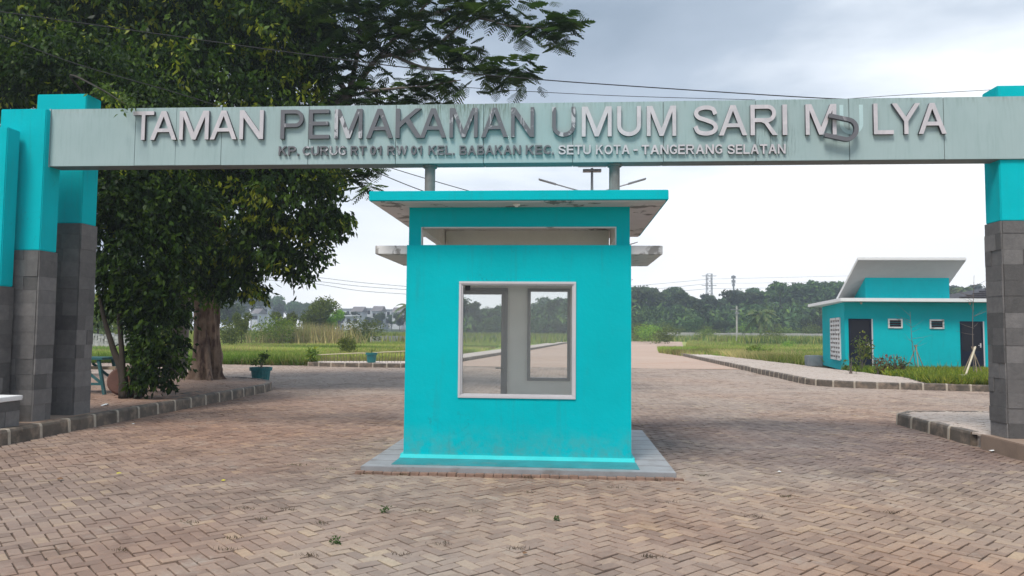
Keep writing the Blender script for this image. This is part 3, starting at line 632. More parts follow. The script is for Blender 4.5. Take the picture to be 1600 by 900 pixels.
for i, (ch, a, b, mt) in enumerate(big):
    o = letter(ch, xb(a, 195), xb(b, 195), ztop((a+b)/2)-0.44, ztop((a+b)/2), M[mt], 0.048, y=BY0-0.0005*(i % 3))
# the U that came loose: it hangs turned on its side over the M, its pale print stays behind
ca_ = at(1312, 204, BY0)
fallen = letter('U', 0, xb(1000.9)-xb(963.9), 0, 0.44, M['darkl'], 0.055, y=BY0-0.062, rot=(R(77), ca_.x, ca_.z))
tag(fallen, 'loose grey letter U hanging sideways over the M')
gh = letter('U', xb(1312), xb(1349), ztop(1330)-0.43, ztop(1330)+0.0, M['ghost'], 0.002, name='letter_imprint')
words = [('KP.', 436.5, 468, 1), ('CURUG', 474, 541.5, 1), ('RT', 548.6, 573, 1), ('01', 579, 597, 1), ('RW', 606, 637, 1), ('01', 642.5, 660, 1), ('KEL.', 670, 710.5, 1),
 ('BABAKAN', 718.5, 814, 1), ('KEC.', 821.5, 865.5, 1), ('SETU', 872.5, 923, 0), ('KOTA', 931, 983.5, 0), ('-', 989.5, 996, 0), ('TANGERANG', 1002, 1128, 0), ('SELATAN', 1136, 1226.5, 0)]
def zsm(px): return at(px, 229.3-(px-440)*3.2/786, BY0).z
for wd, a, b, dark in words:
    X0, X1 = xb(a, 236), xb(b, 236); ws = []
    for ch in wd:
        _, _, mn, mx_ = glyph(ch, 0.19); ws.append(mx_[0]-mn[0])
    gp = 0.13; tot = sum(ws)+gp*(len(wd)-1); k = (X1-X0)/tot; x = X0
    for ch, wv in zip(wd, ws):
        zt = zsm((a+b)/2); zb_ = zt-0.138
        if ch == '.': z0_, z1_ = zb_, zb_+0.026
        elif ch == '-': z0_, z1_ = zb_+0.05, zb_+0.072
        else: z0_, z1_ = zb_, zt
        mt = M['silver'] if not dark else (M['mixedl'] if wd in ('CURUG',) else M['darkl'])
        letter(ch, x, x+wv*k, z0_, z1_, mt, 0.03, 0.19); x += (wv+gp)*k
for px in (672, 960):
    x = at(px, 275, 10.76).x
    mb = MB(); mb.tube([(x, 10.76, 3.262), (x, 10.76, 3.6), (x, 10.76, 4.02), (x, 10.76, BZ0+0.005)], 0.078, 20)
    mb.tube([(x, 10.76, BZ0-0.035), (x, 10.76, BZ0-0.003)], 0.105, 20); mb.build('support_post', M['pole'], beam, smooth=False)

# ------------------------------------------------------------------ guard booth
booth = thing('guard_booth', (-0.57, 10, 0.07), 'turquoise guard booth with flat overhanging roof in the middle of the gateway', 'guard booth')
wx0, wx1, wy0, wy1 = -1.935, 0.80, 8.9, 11.15; TH = 0.13
def frame_wall(mb, x0, x1, y0, y1, z0, z1, openings):
    """wall in the XZ plane, thickness y0..y1, rectangular openings (a,b,c,d)=x0,x1,z0,z1 that do not overlap in x"""
    x = x0
    for a, b, c, d in sorted(openings):
        mb.box((x, y0, z0), (a, y1, z1)); 
        if c > z0: mb.box((a, y0, z0), (b, y1, c))
        if d < z1: mb.box((a, y0, d), (b, y1, z1))
        x = b
    mb.box((x, y0, z0), (x1, y1, z1))
def clean(mb_obj):
    bm = bmesh.new(); bm.from_mesh(mb_obj.data); bmesh.ops.remove_doubles(bm, verts=bm.verts, dist=0.0005)
    # faces shared by touching boxes are interior: drop both
    seen = {}
    for f in bm.faces:
        k = tuple(round(v, 3) for v in f.calc_center_median()) + (round(f.calc_area(), 4),); seen.setdefault(k, []).append(f)
    bmesh.ops.delete(bm, geom=[f for v in seen.values() if len(v) > 1 for f in v], context='FACES')
    bm.to_mesh(mb_obj.data); bm.free(); return mb_obj
W0 = at(720.5, 442.5, 8.9); W1 = at(896.5, 621, 8.9)
wa, wb, wc, wd_ = W0.x, W1.x, W1.z, W0.z
zc = 2.655
mb = MB(); frame_wall(mb, wx0, wx1, wy0, wy0+TH, 0.07, zc, [(wa, wb, wc, wd_)]); clean(mb.build('front_wall', M['teal'], booth))
# upper front: strip opening under the roof, set back 5 cm
ox0, ox1 = at(658, 370, 8.95).x, at(963, 370, 8.95).x
mb = MB(); frame_wall(mb, wx0+0.012, wx1-0.012, 8.945, 9.03, zc+0.001, 3.139, [(ox0, ox1, zc+0.001, 2.885)]); clean(mb.build('upper_wall', M['teal'], booth))
mb = MB()
mb.box((ox0-0.0, 8.95, zc+0.002), (ox0+0.012, 9.03, 2.884)); mb.box((ox1-0.012, 8.95, zc+0.002), (ox1, 9.03, 2.884)); mb.box((ox0+0.013, 8.95, 2.873), (ox1-0.013, 9.03, 2.884))
mb.build('opening_reveal', M['white'], booth)
def side_panel(mb, x0, x1, ys, zs, op):
    (ya, yb_), (za, zb_) = ys, zs; a, b, c, d = op
    mb.box((x0, ya, za), (x1, a, zb_)); mb.box((x0, b, za), (x1, yb_, zb_)); mb.box((x0, a+.0005, za), (x1, b-.0005, c)); mb.box((x0, a+.0005, d), (x1, b-.0005, zb_))
for s_, x0, x1 in ((0, wx0, wx0+TH), (1, wx1-TH, wx1)):
    op = (9.12, 10.85, 0.85, 2.35)  # side windows out of view, sized large to let more light into the booth
    mb = MB(); side_panel(mb, x0, x1, (wy0+TH+0.001, wy1), (0.07, 2.53), op); mb.build('side_wall', M['teal'], booth)
    xi = (x0+TH+0.002, x0+TH+0.006) if s_ == 0 else (x1-TH-0.006, x1-TH-0.002)
    mb = MB(); side_panel(mb, xi[0], xi[1], (wy0+TH+0.003, wy1-0.125), (0.08, 2.6), op); mb.build('inner_lining', M['cream'], booth)
    mb = MB(); mb.box((x0+0.01, 9.031, 2.9), (x1-0.01, wy1, 3.127)); mb.box((x0+0.01, 10.9, 2.66), (x1-0.01, wy1, 2.899)); mb.build('side_lintel', M['cream'], booth)
    xm = (x0+x1)/2; a, b, c, d = op; f = 0.035
    mb = MB(); mb.box((xm-.03, a, c), (xm+.03, a+f, d)); mb.box((xm-.03, b-f, c), (xm+.03, b, d)); mb.box((xm-.03, a+f, c), (xm+.03, b-f, c+f)); mb.box((xm-.03, a+f, d-f), (xm+.03, b-f, d))
    sw_ = mb.build('side_window', M['alu'], booth); mb = MB(); mb.box((xm-.003, a+f, c+f), (xm+.003, b-f, d-f)); o = mb.build('pane', M['glass']); o.parent = sw_
dr0, dr1 = at(722, 500, 11.05).x, at(793.5, 500, 11.05).x; dr0 = dr1-0.86
dtop = at(760, 450, 11.05).z
q0 = at(824.7, 451, 11.05); q1 = at(890.7, 595.5, 11.05)
mb = MB(); frame_wall(mb, wx0+TH+0.007, wx1-TH-0.007, 11.03, wy1, 0.07, 2.66, [(dr0, dr1, 0.07, dtop), (q0.x, q1.x, q1.z, q0.z)]); mb.box((wx0+TH+0.007, 11.03, 2.9), (wx1-TH-0.007, wy1, 3.127))
clean(mb.build('rear_wall', M['cream'], booth))
mb = MB(); frame_wall(mb, wx0+TH+0.008, wx1-TH-0.008, wy0+TH+0.002, wy0+TH+0.006, 0.08, 2.6, [(wa, wb, wc, wd_)]); mb.build('inner_lining', M['cream'], booth)
mb = MB(); mb.box((wx0+TH+0.01, wy0+TH+0.01, 0.0715), (wx1-TH-0.01, 11.02, 0.078)); mb.build('floor_tiles', M['cream'], booth)
# roof slab: turquoise fascia, pale soffit
rx0, rx1, ry0, ry1 = -2.33, 1.20, 8.55, 11.82
mb = MB(); mb.box((rx0, ry0, 3.142), (rx1, ry1, 3.26)); mb.build('roof', M['teal'], booth, bevel=0.008)
mb = MB(); mb.box((rx0+0.03, ry0+0.03, 3.128), (rx1-0.03, ry1-0.03, 3.1415)); mb.build('soffit', M['soffit'], booth)
# awnings on both sides
mb = MB(); mb.box((-2.34, 8.93, 2.545), (wx0+0.13, 10.55, 2.652)); mb.build('awning', M['white'], booth, bevel=0.006)
mb = MB(); mb.box((wx1-0.13, 8.93, 2.545), (1.18, 10.55, 2.652)); mb.build('awning', M['white'], booth, bevel=0.006)
mb = MB(); mb.box((-2.29, 8.28, -0.03), (1.235, 11.85, 0.07)); o = mb.build('base_slab', M['slab'], booth, bevel=0.006)
mb = MB()
for k in range(1, 9): mb.box((-2.28, 8.28+k*0.4, 0.0702), (1.225, 8.286+k*0.4, 0.0712))
mb.build('slab_joints', M['dirt'], booth)
mb = MB(); x = -2.33
while x < 1.25:
    mb.box((x, 8.205+rnd.uniform(-.008, .008), -0.03), (x+0.098, 8.277, 0.022+rnd.uniform(-.006, .006))); x += 0.104
mb.build('brick_edging', M['brickedge'], booth, bevel=0.004)
mb = MB(); mb.box((-1.97, 8.42, 0.07), (0.85, 8.86, 0.0745)); mb.build('painted_band', M['teal_dark'], booth)
mb = MB()   # flared skirting
for a, b, c, d in ((wx0-0.04, wx1+0.04, 8.855, 8.899),): mb.hexa([(a, c, 0.075), (b, c, 0.075), (b, d, 0.075), (a, d, 0.075)], [(a+0.02, c+0.02, 0.115), (b-0.02, c+0.02, 0.115), (b-0.02, d, 0.115), (a+0.02, d, 0.115)])
for a, b in ((wx0-0.04, wx0-0.001), (wx1+0.001, wx1+0.04)): mb.box((a, 8.9, 0.071), (b, 11.15, 0.113))
mb.build('skirting', M['teal_light'], booth)
# front window: pale frame, single pane
def rect_frame(mb, x0, x1, z0, z1, y0, y1, w):
    mb.box((x0, y0, z1-w), (x1, y1, z1)); mb.box((x0, y0, z0), (x1, y1, z0+w))
    mb.box((x0, y0, z0+w+0.0005), (x0+w, y1, z1-w-0.0005)); mb.box((x1-w, y0, z0+w+0.0005), (x1, y1, z1-w-0.0005))
mb = MB(); rect_frame(mb, wa-0.022, wb+0.022, wc-0.022, wd_+0.022, 8.885, 8.897, 0.028)
rect_frame(mb, wa+0.001, wb-0.001, wc+0.001, wd_-0.001, 8.899, 8.975, 0.022)
win = mb.build('window', M['alu'], booth, bevel=0.002)
mb = MB(); mb.box((wa+0.02, 8.955, wc+0.02), (wb-0.02, 8.960, wd_-0.02)); pn = mb.build('pane', M['glass']); pn.parent = win; pn.matrix_parent_inverse = win.matrix_world.inverted()
def subpart(o, par):
    o.parent = par; o.matrix_parent_inverse = Matrix.Identity(4); return o
# keep sub-parts in their part's own frame (parts carry the inverse of the thing's translation)
pn.matrix_parent_inverse = Matrix.Identity(4)
mb = MB(); s0 = at(731, 450, 8.94); mb.box((s0.x-0.032, 8.94, s0.z-0.03), (s0.x+0.03, 8.953, s0.z+0.03)); subpart(mb.build('latch_box', M['black']), win)
# rear door (glass) and rear window
mb = MB(); rect_frame(mb, dr0, dr1, 0.075, dtop-0.002, 11.0, 11.1, 0.04); rect_frame(mb, dr0+0.042, dr1-0.042, 0.12, dtop-0.044, 11.02, 11.07, 0.055)
door = mb.build('rear_door', M['alu_grey'], booth, bevel=0.002)
mb = MB(); mb.box((dr0+0.09, 11.04, 0.17), (dr1-0.09, 11.046, dtop-0.09)); subpart(mb.build('pane', M['glass']), door)
mb = MB(); hz = at(783, 575, 11.0); mb.tube([(dr1-0.06, 11.02, hz.z), (dr1-0.06, 10.97, hz.z), (dr1-0.17, 10.965, hz.z)], 0.009, 8); mb.box((dr1-0.075, 11.008, hz.z-0.09), (dr1-0.045, 11.019, hz.z+0.03)); subpart(mb.build('handle', M['alu_grey']), door)
mb = MB(); rect_frame(mb, q0.x, q1.x, q1.z, q0.z, 11.0, 11.1, 0.045); rw = mb.build('rear_window', M['alu_grey'], booth, bevel=0.002)
mb = MB(); mb.box((q0.x+0.04, 11.04, q1.z+0.04), (q1.x-0.04, 11.046, q0.z-0.04)); subpart(mb.build('pane', M['glass']), rw)
# ceiling lamp inside, socket under the front overhang
lp = at(812, 370, 9.6)
mb = MB(); mb.lathe([(0.001, 0), (0.05, 0), (0.05, -0.02), (0.022, -0.035), (0.022, -0.06), (0.03, -0.062)], (lp.x, 9.6, 3.127), 16); lamp = mb.build('ceiling_lamp', M['cream'], booth, smooth=True)
mb = MB(); mb.lathe([(0.014, -0.06), (0.018, -0.075), (0.030, -0.10), (0.030, -0.125), (0.018, -0.145), (0.001, -0.15)], (lp.x, 9.6, 3.127), 16); subpart(mb.build('bulb', M['bulb'], smooth=True), lamp)
lp = at(807, 322, 8.72)
mb = MB(); mb.lathe([(0.001, 0), (0.045, 0), (0.042, -0.018), (0.02, -0.025), (0.02, -0.035), (0.001, -0.036)], (lp.x, 8.72, 3.127), 16); mb.build('lamp_socket', M['cream'], booth, smooth=True)

# ------------------------------------------------------------------ turquoise outbuilding on the right
bl = thing('outbuilding', (14.5, 33, 0.15), 'turquoise outbuilding with tilted white roof and two dark doors behind the garden bed', 'building')
YB = 31.3; A0 = at(1320, 520, YB).x; A1 = 17.35; zt = 2.95
mb = MB(); mb.prism([(A0, YB), (A1, YB), (A1, 37.2), (12.62, 37.1)], 0.1, zt); mb.build('wall', M['teal'], bl, bevel=0.01)
mb = MB(); mb.prism([(10.85+0.35, 30.75), (A1+0.9, 30.75), (A1+0.9, 37.7), (12.1, 37.6)], zt+0.001, zt+0.14); mb.build('lower_roof', M['fascia'], bl, bevel=0.008)
u0x, u1x = at(1352, 440, 32.2).x, at(1483, 440, 32.2).x
mb = MB()
sl_ = -(4.79-3.19)/2.5
def rz(y): return 4.62 + sl_*(y-31.2)
yb = 33.55
mb.hexa([(u0x, 32.2, zt+0.14), (u1x, 32.2, zt+0.14), (u1x, yb, zt+0.14), (u0x, yb, zt+0.14)],
        [(u0x, 32.2, 4.40), (u1x, 32.2, 4.40), (u1x, yb, zt+0.16), (u0x, yb, zt+0.16)]); mb.build('upper_wall', M['teal'], bl)
mb = MB(); mb.box((u0x-0.01, 32.15, 4.40), (u1x+0.01, 32.22, 4.47)); mb.build('wall_trim', M['white'], bl)
c0, c1 = at(1340, 402, 31.2), at(1510, 398, 31.2); c2 = at(1306, 466, 33.75)
xl, xr = c0.x, c1.x
def rslab(mb, z0, z1, ins=0.0):
    a, b = xl+ins, xr-ins; y0, y1 = 31.2+ins, 33.75-ins
    zf, zr = 4.80+sl_*ins, 3.16-sl_*ins
    mb.hexa([(a, y0, zf+z0), (b, y0, zf+z0), (b, y1, zr+z0), (a, y1, zr+z0)], [(a, y0, zf+z1), (b, y0, zf+z1), (b, y1, zr+z1), (a, y1, zr+z1)])
mb = MB(); rslab(mb, -0.11, 0.0); mb.build('tilted_roof', M['fascia'], bl, bevel=0.006)
mb = MB(); rslab(mb, -0.13, -0.112, 0.03); mb.build('roof_soffit', M['greysoffit'], bl)
def bdoor(pa, pb, label=None):
    a = at(pa[0], pa[1], YB); b = at(pb[0], pb[1], YB); mb = MB(); z1, z0 = a.z, 0.22
    rect_frame(mb, a.x, b.x, z0, z1, YB-0.035, YB-0.003, 0.07); dd = mb.build('door', M['door_panel'], bl)
    mb = MB(); mb.box((a.x+0.07, YB-0.02, z0+0.75), (b.x-0.07, YB-0.006, z1-0.07)); subpart(mb.build('pane', M['dark_glass']), dd)
    mb = MB(); mb.box((a.x+0.07, YB-0.03, z0+0.07), (b.x-0.07, YB-0.006, z0+0.75)); subpart(mb.build('door_panel', M['door_panel']), dd)
    mb = MB(); mb.box((b.x-0.14, YB-0.07, 1.12), (b.x-0.10, YB-0.036, 1.3)); mb.box((b.x-0.22, YB-0.075, 1.2), (b.x-0.10, YB-0.065, 1.225)); subpart(mb.build('handle', M['alu']), dd)
    mb = MB(); mb.box((b.x+0.002, YB-0.02, z0), (b.x+0.06, YB-0.003, z1)); subpart(mb.build('jamb', M['alu']), dd)
    mb = MB()
    for k in range(7): mb.box((a.x+0.30+k*0.07, YB-0.005, z0+0.8), (a.x+0.34+k*0.07, YB-0.0045+0.001, z1-0.12))
bdoor((1325.5, 498), (1362.5, 576)); bdoor((1499.5, 502), (1537, 578))
for (a, b) in (((1387, 498), (1410, 513)), ((1452, 499), (1475, 514))):
    p, q = at(*a, YB), at(*b, YB)
    mb = MB(); rect_frame(mb, p.x, q.x, q.z, p.z, YB-0.04, YB-0.003, 0.06); ww = mb.build('window', M['white'], bl, bevel=0.004)
    mb = MB(); 
    for k in range(3): mb.box((p.x+0.06, YB-0.025, q.z+0.065+k*0.095), (q.x-0.06, YB-0.008, q.z+0.145+k*0.095))
    subpart(mb.build('louvres', M['dark_glass']), ww)
# breeze-block vent on the angled side wall
dv = (Vector((12.62, 37.1, 0))-Vector((A0, YB, 0))).normalized(); nv = Vector((-dv.y, dv.x, 0))
mb = MB(); base = Vector((A0, YB, 0)); a0, a1 = 0.95, 3.3; z0, z1 = 0.55, 2.28; nc, nr_ = 4, 9
for i in range(nc+1):
    s = a0+(a1-a0)*i/nc; p = base+dv*s
    mb.add([p+dv*da_+nv*oo+Vector((0, 0, z)) for z in (z0, z1) for da_, oo in ((-0.07, 0.003), (0.07, 0.003), (0.07, 0.05), (-0.07, 0.05))], [(0,3,2,1),(4,5,6,7),(0,1,5,4),(1,2,6,5),(2,3,7,6),(3,0,4,7)])
for j in range(nr_+1):
    z = z0+(z1-z0)*j/nr_; p = base+dv*a0; q = base+dv*a1
    mb.add([pp+nv*oo+Vector((0, 0, zz)) for zz in (z-0.05, z+0.05) for pp, oo in ((p, 0.003), (q, 0.003), (q, 0.055), (p, 0.055))], [(0,3,2,1),(4,5,6,7),(0,1,5,4),(1,2,6,5),(2,3,7,6),(3,0,4,7)])
vent = mb.build('breeze_block_vent', M['white'], bl)
mb = MB(); p = base+dv*(a0+0.05); q = base+dv*(a1-0.05)
mb.add([pp+nv*oo+Vector((0, 0, zz)) for zz in (z0, z1) for pp, oo in ((p, 0.001), (q, 0.001), (q, 0.0025), (p, 0.0025))], [(0,3,2,1),(4,5,6,7),(0,1,5,4),(1,2,6,5),(2,3,7,6),(3,0,4,7)])
subpart(mb.build('vent_opening', M['clay']), vent)
for px in (1346, 1516):
    p = at(px, 476, 31.0); mb = MB(); mb.lathe([(0.001, 0.0), (0.05, 0.0), (0.05, -0.04), (0.03, -0.1), (0.001, -0.11)], (p.x, 31.02, zt), 12); mb.build('eave_lamp', M['bulb'], bl, smooth=True)
# tiled hip roof house behind
hb = thing('tiled_house', (21, 45, 0), 'low house with dark tiled hip roof partly hidden behind the turquoise outbuilding', 'house')
mb = MB(); mb.box((21.2, 41, 0), (29, 48, 3.35)); mb.build('wall', M['teal'], hb)
e0 = at(1478, 468, 40.2).x; r0_ = at(1568, 445, 44.5); zr_ = r0_.z
mb = MB(); a = (e0, 40.2, 3.36); b_ = (30, 40.2, 3.36); c_ = (30, 49, 3.36); d_ = (e0, 49, 3.36)
mb.add([a, b_, c_, d_, (r0_.x, 44.5, zr_), (26, 44.5, zr_)], [(3, 2, 1, 0), (0, 1, 5, 4), (1, 2, 5), (2, 3, 4, 5), (3, 0, 4)])
for k in range(9):
    f = k/9.0; x_ = e0+(r0_.x-e0)*f; z_ = 3.36+(zr_-3.36)*f
    mb.box((x_, 40.2+4.3*f-0.05, z_), (30-4*f, 40.2+4.3*f+0.04, z_+0.06))
mb.build('roof', M['tile'], hb)

# ------------------------------------------------------------------ foliage generators
def rot_basis(n):
    a = rng.random(n)*2*np.pi; return np.cos(a), np.sin(a)
def unit(v): return v/np.maximum(1e-6, np.linalg.norm(v, axis=-1, keepdims=True))
def leaves(clumps, per_m2, size, width, droop=0.7, pal=None, young=0.07, twig=6, spread=0.16, dens_in=0.35, cap=10**9):
    """clumps: (centre, (rx,ry,rz)); returns verts (n*4,3), cols; leaves are folded diamonds in drooping twigs"""
    V_, C_ = [], []
    for c, r in clumps:
        r = np.array(r if not isinstance(r, (int, float)) else (r, r, r), float); c = np.array(c, float)
        area = 4*np.pi*(((r[0]*r[1])**1.6+(r[0]*r[2])**1.6+(r[1]*r[2])**1.6)/3)**(1/1.6)
        nt_ = int(area*per_m2/twig)
        d = unit(rng.normal(size=(nt_, 3)))
        # lumpy radius so the outline is uneven
        lump = 1 + 0.16*np.sin(d[:, 0]*5+c[0]*3)*np.sin(d[:, 2]*6+c[2]) + 0.10*np.sin(d[:, 1]*9+c[1]*5+d[:, 2]*7)
        rad = (1-dens_in*rng.random(nt_)**1.5*1.6)*lump*(1+0.10*rng.normal(size=nt_)*(rng.random(nt_) < 0.3))
        p = c + d*r*rad[:, None]
        base = np.array(pal)[rng.integers(0, len(pal), nt_)]*(0.75+0.5*rng.random((nt_, 1)))
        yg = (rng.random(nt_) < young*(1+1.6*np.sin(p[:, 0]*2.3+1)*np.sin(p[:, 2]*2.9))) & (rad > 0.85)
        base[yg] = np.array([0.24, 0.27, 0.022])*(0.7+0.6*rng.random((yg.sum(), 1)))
        tw = unit(d*np.array([1, 1, 0.3]) + np.array([0, 0, -0.25]) + 0.5*rng.normal(size=(nt_, 3)))
        for k in range(twig):
            q = p + tw*spread*(k/twig-0.3)*1.6 + rng.normal(size=(nt_, 3))*spread*0.28
            ld = unit(tw*0.5 + 0.8*rng.normal(size=(nt_, 3)) + np.array([0, 0, -droop*1.6]))
            sd_ = unit(np.cross(ld, rng.normal(size=(nt_, 3)))); nrm = np.cross(ld, sd_)
            s = size*(0.65+0.6*rng.random((nt_, 1))); wv = width*(0.7+0.5*rng.random((nt_, 1)))
            a = q; t_ = q+ld*s; m_ = q+ld*s*0.45
            l_ = m_+sd_*wv*0.5+nrm*wv*0.18; r_ = m_-sd_*wv*0.5+nrm*wv*0.18
            V_.append(np.stack([a, r_, t_, l_], 1).reshape(-1, 3)); C_.append(np.repeat(base*(0.85+0.3*rng.random((nt_, 1))), 4, 0))
    return np.concatenate(V_), np.concatenate(C_)
DARK = [(0.012, 0.030, 0.005), (0.022, 0.050, 0.007), (0.040, 0.082, 0.009), (0.075, 0.13, 0.013)]
def limb(mb, pts, r0_, r1_, n=10, wob=0.08, sub=5, seed=1):
    # smooth through the points (Catmull-Rom)
    P = [Vector(p) for p in pts]; P = [P[0]*2-P[1]] + P + [P[-1]*2-P[-2]]; o = []
    for i in range(1, len(P)-2):
        for s in range(sub):
            t = s/sub; a, b, c, d = P[i-1], P[i], P[i+1], P[i+2]
            o.append(0.5*((2*b)+(-a+c)*t+(2*a-5*b+4*c-d)*t*t+(-a+3*b-3*c+d)*t**3))
    o.append(P[-2]); k = len(o)
    mb.tube(o, [r0_+(r1_-r0_)*(i/(k-1))**0.8 for i in range(k)], n, 0, wob, True, seed)
    return o

# big broadleaf tree with thick trunk
TB = Vector((-10.0, 20.2, 0.19))
tA = thing('broadleaf_tree', TB, 'huge dark broadleaf tree with a thick gnarled brown trunk on the paved island', 'tree')
mb = MB(); n_ = 72; prof = [(0, 0.47), (0.08, 0.42), (0.25, 0.37), (0.5, 0.345), (0.9, 0.33), (1.4, 0.335), (1.9, 0.35), (2.3, 0.37), (2.8, 0.38), (3.4, 0.30)]
vs = []
zz_ = [3.4*i/60 for i in range(61)]
from mathutils import noise as mnoise
for z in zz_:
    r = np.interp(z, [p[0] for p in prof], [p[1] for p in prof])
    for j in range(n_):
        t = 2*math.pi*j/n_; tw_ = t+z*0.25
        flute = 0.34*(mnoise.fractal(Vector((math.cos(t)*1.7, math.sin(t)*1.7, z*0.9)), 1.0, 2.2, 4))+0.12*math.sin(4*tw_+0.6)+0.09*math.sin(7*tw_+1.9+z)+0.06*math.sin(11*tw_-z*1.5)+0.04*math.sin(17*tw_+z*3)
        k = 1+flute*(1.5 if z < 0.3 else 1.0)
        vs.append((TB.x+math.cos(t)*r*k-0.06*z, TB.y+math.sin(t)*r*k, TB.z+z))
mb.add(vs, [(i*n_+j, i*n_+(j+1) % n_, (i+1)*n_+(j+1) % n_, (i+1)*n_+j) for i in range(60) for j in range(n_)])
top_ = TB+Vector((-0.2, 0, 3.2))
for e_, r_ in (((-7.3, 19, 5.2), .17), ((-8.6, 18.7, 7.2), .18), ((-11.5, 19.5, 8.2), .22), ((-14, 18.8, 7), .18), ((-10.2, 21.5, 8), .18), ((-9.3, 18.4, 4.4), .12), ((-12.6, 18.6, 5.6), .15)):
    e_ = Vector(e_); mid_ = top_.lerp(e_, 0.5)+Vector((0, 0, -0.25)); limb(mb, [top_-Vector((0, 0, .5)), mid_, e_], r_*1.3, 0.03, 8, 0.1, 4, int(r_*1000))
mb.build('trunk', M['bark'], tA, smooth=True)
def cl(px, py, Y, r, fl=(1, 1, 0.85)):
    p = at(px, py, Y); return ((p.x, p.y, p.z), (r*fl[0], r*fl[1], r*fl[2]))
CA = [cl(330, 150, 19.5, 3.0), cl(440, 60, 19, 1.45), cl(435, 190, 18.8, 1.5), cl(455, 295, 18.6, 1.35), cl(505, 350, 18.6, 0.62), cl(412, 375, 18.8, 1.05), cl(330, 330, 19.4, 2.1),
      cl(250, 40, 19.5, 2.4), cl(150, 70, 18.8, 2.0), cl(55, 50, 18.0, 1.9), cl(15, 120, 17.6, 1.4), cl(448, 408, 18.6, 0.55), cl(375, 432, 18.9, 0.6), cl(495, 270, 18.7, 0.65), cl(330, 448, 19.0, 0.5),
      cl(350, -80, 19.5, 3.2), cl(150, -70, 19, 2.6), cl(250, 240, 18.8, 2.0), cl(485, 110, 19, 0.7), cl(475, 30, 19.2, 0.6), cl(300, 400, 18.9, 0.9), cl(492, 398, 18.6, 0.35), cl(535, 345, 18.6, 0.28), cl(400, 455, 18.9, 0.28), cl(470, 430, 18.7, 0.25),cl(-60, 60, 18, 1.8)]
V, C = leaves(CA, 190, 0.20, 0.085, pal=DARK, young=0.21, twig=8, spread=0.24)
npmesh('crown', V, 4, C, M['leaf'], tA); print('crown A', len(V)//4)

# nearer multi-stemmed tree
SB = Vector((-8.75, 14.4, 0.2))
tB = thing('multistem_tree', SB, 'multi-stemmed dark green tree leafy to the ground, just right of the left pillars', 'tree')
mb = MB()
for k, (x0, top2) in enumerate(((-0.10, at(150, 400, 14.5)), (0.0, at(200, 330, 14.6)), (0.12, at(250, 330, 14.6)), (0.22, at(235, 430, 14.3)), (-0.05, at(175, 200, 14.7)))):
    b0 = SB+Vector((x0, rnd.uniform(-.15, .15), 0)); m1 = b0.lerp(top2, 0.3)+Vector((-0.05 if k in (0, 4) else 0.05, 0, 0.12)); m2 = b0.lerp(top2, 0.65)+Vector((-0.1, 0, 0))
    limb(mb, [b0, b0+Vector((-0.05 if k in (0,4) else 0.02, 0, 0.5)), m1, m2, top2], 0.11 if k in (0, 1) else 0.075, 0.02, 9, 0.12, 5, k+3)
limb(mb, [at(170, 190, 14.4), at(110, 120, 13), at(155, 138, 11.5), at(196, 163, 10.35)], 0.03, 0.006, 6, 0.0, 6, 5)
limb(mb, [SB+Vector((.15, 0, 0)), at(245, 570, 14.2), at(290, 590, 13.9)], 0.03, 0.006, 6, 0.0, 4, 6)
mb.build('trunk', M['bark_dark'], tB, smooth=True)
CB = [cl(235, 405, 14.5, 0.95), cl(195, 320, 14.5, 1.05), cl(262, 325, 14.8, 1.05), cl(172, 410, 14.5, 0.45), cl(235, 480, 14.5, 0.55), cl(262, 465, 14.3, 0.5), cl(248, 530, 14.2, 0.42, (1, 1, 1)),
      cl(258, 565, 14.3, 0.26), cl(232, 575, 14.2, 0.3, (0.8, 1, 1.1)), cl(280, 570, 14.2, 0.16), cl(205, 245, 14.8, 1.0), cl(175, 150, 14.8, 1.1), cl(100, 105, 14.5, 1.0), cl(240, 180, 14.5, 0.9),
      cl(160, 345, 14.6, 0.55), cl(216, 500, 14.4, 0.28), cl(285, 535, 14.4, 0.14), cl(30, 90, 14.5, .9), cl(185, 440, 14.6, 0.5), cl(215, 470, 14.7, 0.5), cl(225, 540, 14.5, 0.36, (.8, 1, 1.2)), cl(240, 592, 14.4, .24), cl(218, 596, 14.3, .15), cl(262, 600, 14.3, .13), cl(282, 495, 14.5, .2), cl(175, 480, 14.9, 0.3)]
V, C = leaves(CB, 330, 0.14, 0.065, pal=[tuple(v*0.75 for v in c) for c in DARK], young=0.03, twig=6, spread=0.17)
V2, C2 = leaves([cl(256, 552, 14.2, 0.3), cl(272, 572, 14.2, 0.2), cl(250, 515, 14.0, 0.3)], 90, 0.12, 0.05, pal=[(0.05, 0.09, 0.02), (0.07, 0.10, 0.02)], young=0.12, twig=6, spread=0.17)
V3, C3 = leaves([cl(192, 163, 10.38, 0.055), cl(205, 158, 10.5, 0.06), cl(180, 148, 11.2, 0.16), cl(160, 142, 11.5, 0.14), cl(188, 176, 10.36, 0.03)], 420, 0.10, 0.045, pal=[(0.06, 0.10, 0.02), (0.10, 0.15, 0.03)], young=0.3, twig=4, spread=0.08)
npmesh('crown', np.concatenate([V, V2, V3]), 4, np.concatenate([C, C2, C3]), M['leaf'], tB); print('crown B', len(V)//4)

